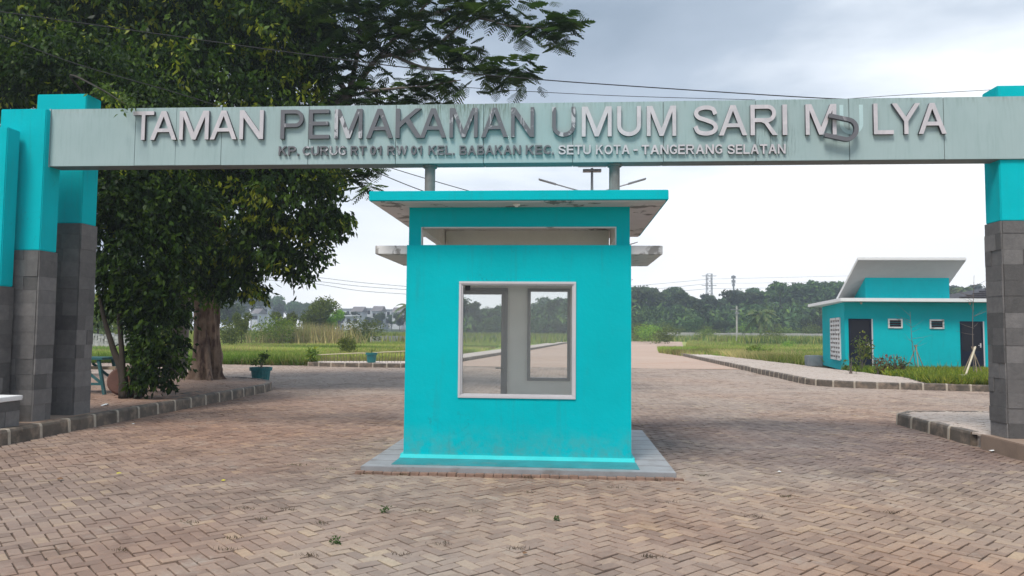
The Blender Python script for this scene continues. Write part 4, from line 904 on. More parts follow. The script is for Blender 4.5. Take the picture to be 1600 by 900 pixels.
# feathery tree behind
def fronds(clusters):
    """clusters: (centre, number, frond length, facing); a frond = rachis with paired drooping pinnae"""
    V_, C_ = [], []
    q = random.Random(4)
    for c, nfr, ln, sc in clusters:
        c = Vector(c)
        for _ in range(int(nfr*2.0)):
            st = c + Vector((q.gauss(0, sc), q.gauss(0, sc), q.gauss(0, sc*0.7)))
            az = q.uniform(0, 2*math.pi); l = ln*q.uniform(0.8, 1.35); el = q.uniform(-0.5, 0.45)
            d = Vector((math.cos(az)*math.cos(el), math.sin(az)*math.cos(el), math.sin(el)))
            sd_ = d.cross(Vector((0, 0, 1))).normalized(); base = np.array(q.choice([(0.02, 0.045, 0.012), (0.03, 0.062, 0.014), (0.04, 0.078, 0.018), (0.06, 0.10, 0.02)]))*q.uniform(.8, 1.2)
            npn = 9
            for k in range(npn):
                t = (k+1)/npn; p = st + d*l*t + Vector((0, 0, -0.35*l*t*t))
                pl = l*0.42*math.sin(math.pi*min(1, t*0.75+0.25))*q.uniform(.85, 1.1)
                for s in (-1, 1):
                    pd = (sd_*s*0.8 + d*0.65 + Vector((0, 0, -0.25-q.random()*0.2))).normalized(); w_ = d*l*0.075
                    for (a, b_, ww_) in ((0.0, 0.55, 1.0), (0.5, 1.0, 0.75)):
                        V_ += [p+pd*pl*a-w_*ww_*0.6, p+pd*pl*b_-w_*ww_, p+pd*pl*(b_+0.05)+w_*ww_*0.3, p+pd*pl*a+w_*ww_*0.6]; C_ += [base]*4
    return np.array([tuple(v) for v in V_]), np.array(C_)
FB = Vector((-12.2, 22.5, 0.19)); FB.z = 0.0
tF = thing('feathery_tree', FB, 'tall feathery-leaved tree reaching over the sign beam from behind the dark tree', 'tree')
mb = MB(); J = at(545, 150, 19.2); K1 = at(610, 60, 18.5)
limb(mb, [FB, FB+Vector((0.3, -0.3, 2.5)), FB+Vector((1.2, -1, 5.0)), J+Vector((-0.9, .3, -.4)), J], 0.34, 0.2, 12, 0.08, 5, 11)
br = [[J, at(590, 90, 18.8), at(640, 35, 18.5), at(700, -30, 18)], [J, at(560, 70, 18.8), at(560, -10, 18.5)], [at(590, 90, 18.8), at(680, 70, 18), at(735, 30, 17.5), at(795, 40, 17), at(860, 45, 16.8)],
      [at(600, 80, 18.8), at(660, 105, 18), at(720, 108, 17.6), at(800, 112, 17)], [J, at(600, 140, 18), at(660, 135, 17.6), at(720, 125, 17.4)], [at(560, 130, 19), at(590, 155, 18.5), at(575, 230, 17.8), at(575, 280, 17.2)],
      [J, at(500, 80, 19), at(470, 10, 19)], [at(640, 35, 18.5), at(740, 0, 17.8), at(800, -20, 17.4)]]
for i, b_ in enumerate(br): limb(mb, b_, 0.10 if i in (0, 1, 6) else 0.055, 0.012, 7, 0.08, 5, i)
mb.build('trunk', M['twig'], tF, smooth=True)
FC = []
def fc(px, py, Y, n, l=0.5, s=0.25): p = at(px, py, Y); FC.append(((p.x, p.y, p.z), n, l, s))
for px, py, Y, n, l, s in ((880, 35, 16.8, 16, .5, .2), (872, 62, 16.8, 10, .45, .15), (850, 30, 16.8, 6, .45, .15), (822, 50, 17, 10, .42, .16), (805, 30, 17, 8, .42, .18), (780, 10, 17.2, 14, .5, .3), (740, 15, 17.4, 16, .5, .3), (700, 0, 17.6, 22, .5, .4),
      (640, 10, 18.2, 30, .5, .5), (580, 20, 18.4, 34, .5, .5), (530, 40, 18.6, 30, .5, .45), (520, 90, 18.6, 26, .5, .4), (570, 75, 18.4, 22, .5, .4), (630, 60, 18.2, 26, .5, .4), (690, 60, 17.8, 24, .5, .35), (730, 75, 17.6, 16, .48, .25), (745, 95, 17.4, 10, .45, .2),
      (800, 120, 17, 18, .45, .22), (780, 105, 17.1, 12, .45, .2), (815, 105, 17, 8, .42, .14), (760, 120, 17.2, 8, .42, .18), (700, 130, 17.6, 16, .45, .22), (660, 125, 17.8, 18, .45, .25), (620, 150, 18, 20, .45, .3), (570, 140, 18.4, 26, .45, .35), (540, 160, 18.6, 20, .45, .35),
      (650, 160, 17.8, 12, .4, .2), (690, 165, 17.6, 6, .4, .15), (560, 270, 17.2, 10, .45, .18), (580, 262, 17.1, 8, .42, .14), (572, 292, 17.1, 7, .4, .1), (548, 258, 17.3, 8, .4, .15), (530, 240, 17.6, 12, .45, .3), (600, 40, 18.4, 20, .5, .4), (500, 10, 18.8, 26, .5, .4),
      (600, -50, 18.4, 40, .5, .8), (700, -60, 18, 40, .5, .8), (790, -50, 17.6, 25, .5, .5), (560, -110, 18.4, 40, .5, 1.0)):
    fc(px, py, Y, n, l, s)
V, C = fronds(FC); npmesh('crown', V, 4, C, M['frond'], tF); print('fronds', len(V)//4)

# ------------------------------------------------------------------ grass (stuff)
def grass(name, n, sample, h, wd, pal, label, lean=0.35, mat='grass', zfun=None):
    x, y = sample(n); z = np.zeros(n) if zfun is None else zfun(x, y)
    hh = h*(0.5+0.9*rng.random(n)); a = rng.random(n)*2*np.pi; la = rng.random(n)*2*np.pi; le = lean*hh*rng.random(n)*1.4
    w_ = wd*(0.7+0.6*rng.random(n)); bx, by = np.cos(a)*w_, np.sin(a)*w_
    p0 = np.stack([x-bx, y-by, z], -1); p1 = np.stack([x+bx, y+by, z], -1)
    p2 = np.stack([x+np.cos(la)*le+bx*0.2, y+np.sin(la)*le+by*0.2, z+hh], -1)
    V = np.stack([p0, p1, p2], 1).reshape(-1, 3)
    # patchy colour by position
    pn = 0.5+0.32*np.sin(x*0.31+1.3)*np.sin(y*0.23)+0.25*np.sin(x*0.13-y*0.17+2)+0.18*rng.normal(size=n)
    pn = pn + 0.22*np.sin(y*0.45+x*0.06)
    idx = np.clip((pn*len(pal)).astype(int), 0, len(pal)-1)
    c = np.array(pal)[idx]*(0.7+0.6*rng.random((n, 1)))
    c = c*(1+0.35*np.sin(x*0.21+3)*np.sin(y*0.35+x*0.09))[:, None]
    o = npmesh(name, V, 3, np.repeat(c, 3, 0), M[mat]); tag(o, label, 'grass', None, 'stuff'); return o
GP = [(0.20, 0.29, 0.05), (0.31, 0.36, 0.08), (0.39, 0.38, 0.11), (0.40, 0.33, 0.15), (0.36, 0.27, 0.15), (0.21, 0.31, 0.06), (0.14, 0.22, 0.04)]
def samp_left(n):
    y = 32.7+(rng.random(n)**1.9)*75; x = -11.2 - rng.random(n)*(0.85*y-11.2+2); lim = rng.random(n)
    m_ = lim < 0.55; x2 = -0.85*y + rng.random(n)*(0.85*y-6.5); x = np.where((y > 35), x2, x)
    edge = np.interp(y, [32, 34.6, 40, 72, 108], [-11.5, -7.5, -7.1, -4.3, -1.3])
    x = np.where(x > edge-0.1, edge-0.1-rng.random(n)*6, x); return x, y
grass('field_grass', 240000, samp_left, 0.26, 0.024, GP, 'bright green meadow grass left of the road', 0.5)
def samp_right(n):
    y = 33+(rng.random(n)**1.7)*100; xe = np.interp(y, [33, 36, 44, 53, 70, 140], [10.9, 10.9, 10.3, 9.0, 11.4, 23]); x = xe + rng.random(n)*(0.62*y+4); bad = (x < 12.7) & (y < 38.6); return np.where(bad, x+14, x), y
poly_prism('bare_earth', [(10.9, 31.2), (12.3, 31.2), (12.7, 38), (12.5, 38.8), (11.2, 38.4), (10.6, 36)], -0.05, 0.03, M['soil'])
grass('field_grass', 200000, samp_right, 0.42, 0.025, GP, 'yellow-green meadow grass right of the road up to the far wall', 0.5)
def samp_far(n):
    y = 95+rng.random(n)*70; x = -80+rng.random(n)*180; k = (x > -0.0+0.05*y-6) & (x < 23) & (y < 140)
    return np.where(k, x-60, x), y
grass('tall_grass', 70000, samp_far, 1.15, 0.09, [(0.16, 0.21, 0.04), (0.24, 0.27, 0.05), (0.32, 0.29, 0.10), (0.11, 0.17, 0.04)], 'tall rank grass in front of the far wall and tree line', 0.4)
def samp_bed(n):
    y = 22.0+rng.random(n)*8.6; xe = np.interp(y, [22, 22.8, 25.6, 28.5, 31], [12.2, 10.8, 11.4, 11.3, 11.0]); return xe+rng.random(n)*(18.5-xe), np.maximum(y, 22.45-(0)*y)
def bedz(x, y): return np.full(x.shape, 0.17)
grass('ground_cover', 42000, samp_bed, 0.20, 0.022, [(0.07, 0.12, 0.02), (0.12, 0.17, 0.02), (0.22, 0.25, 0.03), (0.32, 0.30, 0.04), (0.20, 0.14, 0.05)], 'low green ground cover planted along the kerb before the outbuilding', 0.9, zfun=bedz)
def samp_scrub(n):
    y = 31+rng.random(n)*24; xe = np.interp(y, [31, 36, 44, 53, 55], [12.9, 10.9, 10.3, 9.7, 9.7]); x = xe+rng.random(n)**1.6*3.5
    y2 = np.where((x < 12.7) & (y < 38.6), y+12, y); return np.maximum(x, np.interp(y2, [31, 36, 44, 53, 70], [12.9, 10.9, 10.3, 9.7, 11.4])), y2
grass('rough_grass', 16000, samp_scrub, 0.5, 0.02, [(0.22, 0.27, 0.05), (0.36, 0.31, 0.12), (0.14, 0.20, 0.03), (0.42, 0.34, 0.17)], 'rough drying grass along the right-hand pavement edge', 0.7)
def samp_scrub2(n):
    x = -11.5-rng.random(n)*22; return x, 32.7+rng.random(n)**1.5*2.5
grass('verge_grass', 22000, samp_scrub2, 0.42, 0.02, [(0.15, 0.27, 0.04), (0.22, 0.32, 0.05), (0.31, 0.32, 0.09), (0.12, 0.20, 0.03)], 'bright green grass verge at the near edge of the left meadow', 0.6)
for kk, (px_, py_, Yk_, w_, h_s) in enumerate(((1130, 520, 110, 1.6, .6), (1075, 520, 120, 1.5, .7), (1250, 522, 112, 1.6, .6), (1165, 523, 100, 1.2, .4), (1048, 528, 84, 1.1, .4), (1095, 530, 76, .9, .35))):
    pass
def samp_dirtverge(n):
    y = 50+rng.random(n)*22; x = np.interp(y, [50, 60, 72], [8.4, 7.6, 9.0])+rng.random(n)*3.2; return x, y
grass('verge_grass', 9000, samp_dirtverge, 0.35, 0.03, GP, 'grass verge where the right kerb ends beside the dirt road', 0.5)
def samp_weed(n):
    c = [(rnd.uniform(-3.5, 3), rnd.uniform(5.2, 9.0)) for _ in range(26)] + [(rnd.uniform(-2.3, 1.2), 8.2) for _ in range(5)]
    i = rng.integers(0, len(c), n); cc = np.array(c)[i]; return cc[:, 0]+rng.normal(size=n)*0.045, cc[:, 1]+rng.normal(size=n)*0.02
grass('weeds', 900, samp_weed, 0.022, 0.003, [(0.05, 0.06, 0.02), (0.08, 0.09, 0.03), (0.07, 0.05, 0.03)], 'tiny weeds growing in the paver joints', 1.3)

# ------------------------------------------------------------------ distant and middle trees
def far_tree(seed, h, wr, style, pal, mat='far_leaf', nq=2600, leafs=0.34, trunkm=None):
    """one mesh, base at the origin: trunk + crown of leaf clumps"""
    global rng
    keep_ = rng; rng = np.random.default_rng(seed); q = random.Random(seed)
    tr_h = h*(0.35 if style != 'bush' else 0.05); pts = []
    nb = 9 if style == 'round' else (12 if style == 'flat' else 6)
    cl_ = []
    for i in range(nb):
        a = q.uniform(0, 6.28); rr_ = wr*q.uniform(0.15, 0.75)
        if style == 'round': z = h*q.uniform(0.42, 0.85); r = wr*q.uniform(0.3, 0.5); rr_ *= math.sin(math.pi*min(1, (1.05-z/h)*1.4+0.15))
        elif style == 'flat': z = h*q.uniform(0.66, 0.95); r = wr*q.uniform(0.22, 0.36); rr_ = wr*q.uniform(0.1, 0.9)
        elif style == 'tall': z = h*(0.35+0.6*i/nb); r = wr*q.uniform(0.35, 0.55); rr_ = wr*0.4*(1-i/nb)
        else: z = h*q.uniform(0.3, 0.7); r = wr*q.uniform(0.4, 0.6)
        cl_.append((np.array([rr_*math.cos(a), rr_*math.sin(a), z]), np.array([r, r, r*(0.5 if style == 'flat' else 0.8)])))
    V_, C_ = [], []
    per = nq//len(cl_)
    for c, r in cl_:
        d = unit(rng.normal(size=(per, 3))); rad = 1-0.5*rng.random(per)**1.5
        rad = rad*(1+0.2*np.sin(d[:, 0]*6+c[0])*np.sin(d[:, 2]*5)+0.08*rng.normal(size=per)); p = c+d*r*rad[:, None]
        base = np.array(pal)[rng.integers(0, len(pal), per)]*(0.7+0.6*rng.random((per, 1)))
        u_ = unit(rng.normal(size=(per, 3))+np.array([0, 0, 0.3])); v_ = unit(np.cross(u_, rng.normal(size=(per, 3))))
        s = leafs*(0.5+0.8*rng.random((per, 1)))*h/8
        V_.append(np.stack([p-u_*s, p-v_*s*0.45, p+u_*s, p+v_*s*0.45], 1).reshape(-1, 3)); C_.append(np.repeat(base, 4, 0))
    # trunk and limbs as quads
    def tq(a, b, ra, rb):
        a = np.array(a, float); b = np.array(b, float); d = unit((b-a)[None])[0]; s = unit(np.cross(d, [0.3, 1, 0.1])[None])[0]; t = np.cross(d, s); n5 = 6
        for k in range(n5):
            t0, t1 = 2*np.pi*k/n5, 2*np.pi*(k+1)/n5; o0 = s*np.cos(t0)+t*np.sin(t0); o1 = s*np.cos(t1)+t*np.sin(t1)
            V_.append(np.stack([a+o0*ra, a+o1*ra, b+o1*rb, b+o0*rb])); C_.append(np.tile(np.array([0.09, 0.07, 0.05]), (4, 1)))
    if style != 'bush':
        tq((0, 0, -0.5), (0.1, 0, tr_h), h*0.022, h*0.016)
        for c, r in cl_[:6]: tq((0.1, 0, tr_h), c, h*0.013, h*0.004)
    o = npmesh('tree_mesh', np.concatenate(V_), 4, np.concatenate(C_), M[mat]); rng = keep_; COL.objects.unlink(o); return o
FG = [(0.035, 0.065, 0.020), (0.050, 0.088, 0.024), (0.08, 0.125, 0.03), (0.04, 0.075, 0.03)]
LG = [(0.12, 0.19, 0.03), (0.16, 0.23, 0.035), (0.20, 0.26, 0.04), (0.09, 0.15, 0.03)]
protos = [far_tree(s, 8, w_, st, FG) for s, w_, st in ((11, 3.4, 'round'), (12, 3.8, 'round'), (13, 4.2, 'flat'), (14, 3.0, 'round'), (15, 2.0, 'tall'), (16, 4.4, 'flat'), (17, 3.6, 'round'), (18, 3.0, 'flat'))]
bushes = [far_tree(s, 2.2, w_, 'bush', LG, 'bush_leaf', 1500, 0.34) for s, w_ in ((31, 1.3), (32, 1.6), (33, 1.9))]
treesM = [far_tree(s, 5.5, w_, st, LG, 'bush_leaf', 6500, 0.22) for s, w_, st in ((41, 3.0, 'round'), (42, 3.4, 'round'), (43, 2.4, 'round'))]
def put(src, name, x, y, z, sc, rz_, label, cat, group=None):
    o = src.copy(); o.name = name; COL.objects.link(o); o.location = (x, y, z)
    o.scale = sc if isinstance(sc, tuple) else (sc, sc, sc); o.rotation_euler = (0, 0, rz_); return tag(o, label, cat, group)
cnt = 0
def crest(px):   # wanted top of the wood on the right, photo pixel row
    return np.interp(px, [980, 1010, 1040, 1070, 1100, 1130, 1160, 1200, 1240, 1280, 1400, 1500, 1600], [452, 445, 446, 458, 457, 457, 452, 448, 441, 437, 440, 446, 448])
for row, (Y, hmul, dn) in enumerate(((255, 1.0, 26), (232, 1.0, 28), (210, 0.98, 30), (190, 0.9, 34), (174, 0.62, 34))):
    for k in range(dn):
        Yk = Y+rnd.uniform(-8, 8); f = (k+rnd.uniform(0.1, 0.9))/dn; px = 690 + f*950
        if 1390 < px < 1470 and rnd.random() < 0.7: continue
        cp = crest(px) if px > 960 else np.interp(px, [690, 780, 800, 960], [482, 478, 476, 456])
        p = at(px, cp, Yk); gz = ground_z(p.x, Yk)
        want = (p.z-gz)*hmul*rnd.uniform(0.88, 1.02) if row < 3 else rnd.uniform(6.0, 9.5)*hmul*(1.15 if px < 1120 and row == 3 else 1)
        want = max(4.0, min(want, 17)); s = want/7.6
        put(protos[rnd.randrange(8)], 'forest_tree', p.x, Yk, gz-0.2, (s*rnd.uniform(0.95, 1.35), s*rnd.uniform(0.9, 1.2), s), rnd.uniform(0, 6.28), 'dark green tree among many in the wood beyond the fields', 'tree', 'trees of the wood beyond the fields'); cnt += 1
def woodland():
    n = 52000; px = 640+rng.random(n)*1010; Y = 172+rng.random(n)*80; a = np.array([[at(float(p_), 515, 200.0).x/200.0] for p_ in (640, 1650)]).ravel()
    x = (a[0]+(px-640)/1010*(a[1]-a[0]))*Y; gz = np.array([ground_z(float(x_), float(y_)) for x_, y_ in zip(x, Y)])
    cp = np.where(px > 960, crest(px), np.interp(px, [690, 780, 800, 960], [482, 478, 476, 456])); top_ = np.maximum(1.5, (519-cp)/FPX*Y+HC-gz)
    top_ = top_*(0.50+0.2*np.sin(x*0.9)*np.sin(Y*0.6)+0.1*np.sin(x*2.1+Y))
    z = gz+top_*rng.random(n)**0.6; c = np.stack([x, Y, z], -1)
    u_ = unit(rng.normal(size=(n, 3))+np.array([0, 0, .3])); v_ = unit(np.cross(u_, rng.normal(size=(n, 3)))); sz = 0.35+0.55*rng.random((n, 1))
    V = np.stack([c-u_*sz, c-v_*sz*.5, c+u_*sz, c+v_*sz*.5], 1).reshape(-1, 3); cc = np.array(FG)[rng.integers(0, 4, n)]*(.7+.7*rng.random((n, 1)))*(1+0.35*np.sin(x*0.5+1)*np.sin(Y*.3))[:, None]
    o = npmesh('undergrowth', V, 4, np.repeat(cc, 4, 0), M['far_leaf']); tag(o, 'dense green undergrowth filling the wood beyond the fields', 'undergrowth', None, 'stuff')
woodland()
# left: hazy wooded ridge, trees between houses
for k in range(26):
    px = 345+rnd.uniform(0, 150); Y = rnd.uniform(290, 340); py = np.interp(px, [345, 400, 450, 520], [452, 463, 474, 480]); p = at(px, py, Y); gz = ground_z(p.x, Y); h_ = max(5, min(16, (p.z-gz)*rnd.uniform(0.8, 1.0)))
    put(protos[k % 8], 'ridge_tree', p.x, Y, p.z-h_*0.95 if p.z-h_*0.95 > gz else gz-0.3, h_/7.6, rnd.uniform(0, 6), 'blue-green tree on the far hazy ridge left of the booth', 'tree', 'trees on the far left ridge'); cnt += 1
for k in range(24):
    px = 490+rnd.uniform(0, 160); Y = rnd.uniform(225, 300); py = rnd.uniform(484, 500); p = at(px, py, Y); gz = ground_z(p.x, Y); h_ = max(3.5, min(10, p.z-gz))
    put(protos[k % 8], 'distant_tree', p.x, Y, gz-0.3, h_/7.6, rnd.uniform(0, 6), 'small tree between the far white houses left of the booth', 'tree', 'trees between the far houses'); cnt += 1
for k in range(10):
    px = 90+k*30; Y = rnd.uniform(120, 170); p = at(px, rnd.uniform(455, 470), Y); put(protos[k % 8], 'distant_tree', p.x, Y, ground_z(p.x, Y)-0.3, max(4, p.z)/7.6, rnd.uniform(0, 6), 'dark tree far behind the leafy tree on the left', 'tree', 'far trees behind the left pillars')
print('far trees', cnt)
# middle-distance trees and bushes on the left field: (px, base py ~ Y, top py, Y, proto, label)
mids = [(492, 463, 92, treesM[0], 1.0, 'tallest light green tree in the left field, its crown rising over the dry reeds'), (447, 484, 90, treesM[2], 0.9, 'mid green tree left of the tallest tree in the left field'),
        (378, 484, 70, treesM[2], 0.65, 'round dark green bushy tree right of the thick brown trunk'), (516, 480, 96, treesM[1], 0.8, 'spreading light green tree right of the tallest tree in the left field'),
        (420, 495, 75, bushes[2], 1.0, 'light green bush between the round tree and the dry reeds'), (362, 500, 66, bushes[1], 1.0, 'low bush at the foot of the thick trunk in the left field'),
        (560, 500, 88, bushes[2], 1.3, 'yellow-green bush below the white houses'), (548, 520, 46, bushes[0], 0.9, 'loose leafy bush rising behind the bamboo rail'),
        (155, 452, 60, treesM[1], 1.0, 'yellow-green tree glimpsed between the stone pillar and the leafy tree'), (180, 470, 72, bushes[1], 1.2, 'bush behind the rubble wall at the far left')]
for px, py, Y, src, wid, lab in mids:
    p = at(px, py, Y); h_ = max(1.4, p.z-0); h0 = 2.0 if src in bushes else 5.2; s = h_/h0
    put(src, 'field_bush' if src in bushes else 'field_tree', p.x, Y, -0.1, (s*wid, s*wid, s), rnd.uniform(0, 6), lab, 'bush' if src in bushes else 'tree')
for px, py, Y, lab, sc in ((1185, 546, 47, 'low dark green bush beside the right-hand pavement', 0.55), (1200, 548, 46, 'dark scrubby bush just right of another beside the pavement', 0.45), (1230, 527, 80, 'small grey-green bush standing in the right field', 0.5), (1105, 508, 130, 'bright green banana-like clump before the far wall', 1.2),
                           (1212, 500, 120, 'pale feathery shrub in front of the far wall beside the palm', 1.1), (1020, 524, 120, 'green scrub at the end of the dirt road', 1.4), (1035, 518, 110, 'light green bushes right of the dirt road end', 1.2), (1000, 522, 135, 'hedge-like bush behind the road end', 1.6)):
    p = at(px, py, Y); src = bushes[rnd.randrange(3)]; put(src, 'field_bush', p.x, Y, -0.15, (sc*1.5, sc*1.3, sc), rnd.uniform(0, 6), lab, 'bush')
# understory along the wall foot
for k in range(26):
    px = 990+k*13+rnd.uniform(-5, 5); Y = rnd.uniform(166, 171); p = at(px, 510, Y); put(bushes[k % 3], 'understory_bush', p.x, Y, -0.2, (2.2, 1.8, rnd.uniform(1.2, 2.1)), rnd.uniform(0, 6), 'green understory bush behind the long concrete wall', 'bush', 'bushes behind the long wall')
# dry reeds
def samp_reed(n):
    c = at(478, 520, 78); return c.x+rng.normal(size=n)*2.2, c.y+rng.normal(size=n)*1.2
grass('dry_reeds', 2600, samp_reed, 1.9, 0.05, [(0.42, 0.33, 0.17), (0.35, 0.27, 0.14), (0.25, 0.24, 0.10)], 'straw-coloured dry reeds in front of the light green trees', 0.4)
# coconut palms
def palm(px, ptop, Y, h_, label):
    p = at(px, ptop, Y); t = thing('palm_tree', (p.x, Y, 0), label, 'palm tree'); z1 = p.z
    mb = MB(); limb(mb, [(p.x, Y, -0.2), (p.x+0.15, Y, z1*0.5), (p.x, Y, z1)], 0.22, 0.13, 8, 0, 4); mb.build('trunk', M['twig'], t)
    V_, C_ = [], []; q = random.Random(int(px))
    for k in range(22):
        az = q.uniform(0, 6.28); el = q.uniform(-0.5, 1.1); l = h_*q.uniform(.8, 1.1); c = Vector((p.x, Y, z1)); d = Vector((math.cos(az), math.sin(az), 0)); sd_ = Vector((-d.y, d.x, 0))
        prev = c
        for s in range(1, 9):
            t_ = s/8; cur = c + d*l*t_*math.cos(el*0.6) + Vector((0, 0, l*(math.sin(el)*t_-0.75*t_*t_))); wv = l*0.16*math.sin(math.pi*(t_*0.8+0.15))
            for sg in (-1, 1):
                e_ = sd_*sg*wv+Vector((0, 0, -wv*0.6)); V_ += [prev, cur, cur+e_+(cur-prev)*0.3, prev+e_+(cur-prev)*0.5]; C_ += [(0.10*q.uniform(.7, 1.2), 0.13, 0.04)]*4
            prev = cur
    npmesh('crown', np.array([tuple(v) for v in V_]), 4, np.array(C_), M['frond'], t)
palm(1187, 490, 140, 4.0, 'coconut palm standing before the wood, right of the concrete pole'); palm(638, 478, 150, 3.4, 'dark palm partly hidden by the left edge of the booth')
palm(1300+205, 452, 190, 3.6, 'palm top showing above the tiled roof beside the outbuilding')
# long concrete wall at the far edge of the right field, others left
def wall(a, b, h_, label, mat, th=0.15, panels=True, base=0):
    a = Vector(a); b = Vector(b); n = max(2, int((b-a).length/2.6)); t = thing('boundary_wall', ((a+b)/2).to_tuple(), label, 'wall'); mb = MB(); pb = MB()
    d = (b-a).normalized(); nn_ = Vector((-d.y, d.x, 0)); q = random.Random(3)
    for i in range(n):
        p = a.lerp(b, i/n); r_ = a.lerp(b, (i+1)/n); hh = h_*(1+q.uniform(-.03, .03))
        mb.hexa([p+d*.07-nn_*th/2, r_-d*.07-nn_*th/2, r_-d*.07+nn_*th/2, p+d*.07+nn_*th/2], [p+d*.07-nn_*th/2+Vector((0,0,hh)), r_-d*.07-nn_*th/2+Vector((0,0,hh)), r_-d*.07+nn_*th/2+Vector((0,0,hh)), p+d*.07+nn_*th/2+Vector((0,0,hh))])
        pb.box((p.x-0.09, p.y-0.12, 0), (p.x+0.06, p.y+0.12, h_*1.06))
    mb.build('panels', mat, t); pb.build('posts', mat, t)
p0, p1 = at(1000, 525, 160), at(1330, 525, 163)
wall((p0.x, 160, 0), (p1.x+30, 163, 0), 1.75, 'long pale concrete wall at the foot of the wood', M['concrete'])
p0, p1 = at(580, 525, 95), at(850, 525, 105); wall((p0.x, 95, 0), (p1.x, 125, 0), 0.9, 'low grey wall across the left field, ending behind the booth', M['concrete'])
p0, p1 = at(60, 525, 55), at(200, 525, 55)
t = thing('rubble_wall', ((p0.x+p1.x)/2, 55, 0), 'rubble stone wall beyond the meadow behind the left pillar', 'wall'); mb = MB(); q = random.Random(8)
x = p0.x
while x < p1.x+2:
    z = 0
    while z < 1.0:
        w_ = q.uniform(.2, .35); h_ = q.uniform(.15, .28); v = q.uniform(.25, .5)
        mb.prism([(x+q.uniform(-.05, .05), 55+q.uniform(-.06, .02)), (x+w_*.9, 55+q.uniform(-.06, .02)), (x+w_, 55.3), (x, 55.3)], z, z+h_*.94, 0, (v, v, v)); z += h_
    x += 0.27
mb.build('stones', M['stone'], t, vcol=True)

# ------------------------------------------------------------------ houses on the far left
def house(px, pytop, Y, wpx, fl, label, roof='flat'):
    c = at(px, pytop, Y); w_ = wpx*Y/FPX; hh = fl*3.1; z0 = c.z-hh; t = thing('far_house', (c.x, Y, z0-6), label, 'house')
    mb = MB(); mb.box((c.x-w_/2, Y, z0-7), (c.x+w_/2, Y+8, c.z)); mb.box((c.x-w_/2, Y-1.0, z0+3.0), (c.x+w_*0.1, Y-0.01, z0+3.25)); mb.build('wall', M['houseW'], t)
    mb = MB()
    if roof == 'flat': mb.box((c.x-w_/2-.3, Y-.4, c.z+0.01), (c.x+w_/2+.3, Y+8.3, c.z+.3)); mt = M['houseW']
    else:
        a = c.x-w_/2-.4; b = c.x+w_/2+.4; mb.add([(a, Y-.5, c.z+.01), (b, Y-.5, c.z+.01), (b, Y+8.5, c.z+.01), (a, Y+8.5, c.z+.01), (a, Y+4, c.z+2.0), (b, Y+4, c.z+2.0)], [(3, 2, 1, 0), (0, 1, 5, 4), (2, 3, 4, 5), (1, 2, 5), (3, 0, 4)]); mt = M['houseR']
    mb.build('roof', mt, t)
    n = max(2, int(w_/2.4))
    for f in range(fl):
        for k in range(n):
            x = c.x-w_/2+w_*(k+.5)/n; mb = MB(); mb.box((x-.55, Y-.06, z0+f*3.1+.9), (x+.55, Y-.01, z0+f*3.1+2.3)); mb.build('window', M['dark_glass'], t)
hs = [(411, 480, 290, 19, 2, 'white two-storey house alone on the far ridge left of the light green tree', 'flat'), (398, 490, 270, 10, 1, 'low grey-roofed house in front of the white ridge house', 'g'),
      (539, 483, 280, 20, 2, 'leftmost white house of the far row, next to the tall field tree', 'flat'), (557, 487, 268, 16, 2, 'grey-roofed house second in the far row', 'g'), (572, 482, 285, 18, 2, 'white flat-roofed house in the middle of the far row', 'flat'),
      (588, 486, 270, 14, 2, 'narrow grey-roofed house near the middle of the far row', 'g'), (603, 484, 285, 16, 2, 'white flat-roofed house right of the narrow one in the far row', 'flat'), (620, 488, 275, 14, 1, 'low grey-roofed house near the booth in the far row', 'g'), (632, 486, 290, 12, 2, 'rightmost white house of the far row beside the booth edge', 'flat'),
      (550, 494, 240, 22, 1, 'low white building in front of the far row of houses', 'flat')]
for h_ in hs: house(*h_)

# ------------------------------------------------------------------ street lamps, poles, pylon, cables
def street_lamp(Y, label, panel=True, full=True):
    k = 24.0/Y; cxp = 978+(925-978)*k
    c = at(cxp, 300, Y); t = thing('street_lamp', (c.x, Y, 0), label, 'street lamp', 'double-arm street lamps down the road')
    mb = MB(); mb.tube([(c.x, Y, 0), (c.x, Y, 3.5), (c.x, Y, 6.98)], [0.075, 0.06, 0.04], 10); mb.build('pole', M['lampmetal'], t)
    for s in (-1, 1):
        tip = Vector((c.x+s*1.75, Y, 6.62)); rt_ = Vector((c.x+s*0.04, Y, 6.12))
        mb = MB(); mb.tube([rt_, rt_.lerp(tip, .5), rt_.lerp(tip, .72)], 0.022, 8); arm = mb.build('arm', M['lampmetal'], t)
        d = (tip-rt_).normalized(); u_ = Vector((0, 1, 0)); v_ = d.cross(u_)*(1 if s > 0 else -1); p = rt_.lerp(tip, .66)
        mb = MB(); a, b = p, tip; mb.hexa([a-u_*.05-Vector((0,0,.03)), b-u_*.09-Vector((0,0,.02)), b+u_*.09-Vector((0,0,.02)), a+u_*.05-Vector((0,0,.03))], [a-u_*.05+Vector((0,0,.03)), b-u_*.09+Vector((0,0,.02)), b+u_*.09+Vector((0,0,.02)), a+u_*.05+Vector((0,0,.03))])
        subpart(mb.build('lamp_head', M['lampmetal'], bevel=.008), arm)
    mb = MB(); mb.hexa([(c.x-.46, Y-.35, 6.93), (c.x+.46, Y-.35, 6.93), (c.x+.46, Y+.35, 7.10), (c.x-.46, Y+.35, 7.10)], [(c.x-.46, Y-.35, 6.965), (c.x+.46, Y-.35, 6.965), (c.x+.46, Y+.35, 7.135), (c.x-.46, Y+.35, 7.135)])
    mb.box((c.x-.3, Y-.12, 6.86), (c.x+.3, Y+.12, 6.93)); mb.build('solar_panel', M['black'] if False else M['lampmetal'], t)
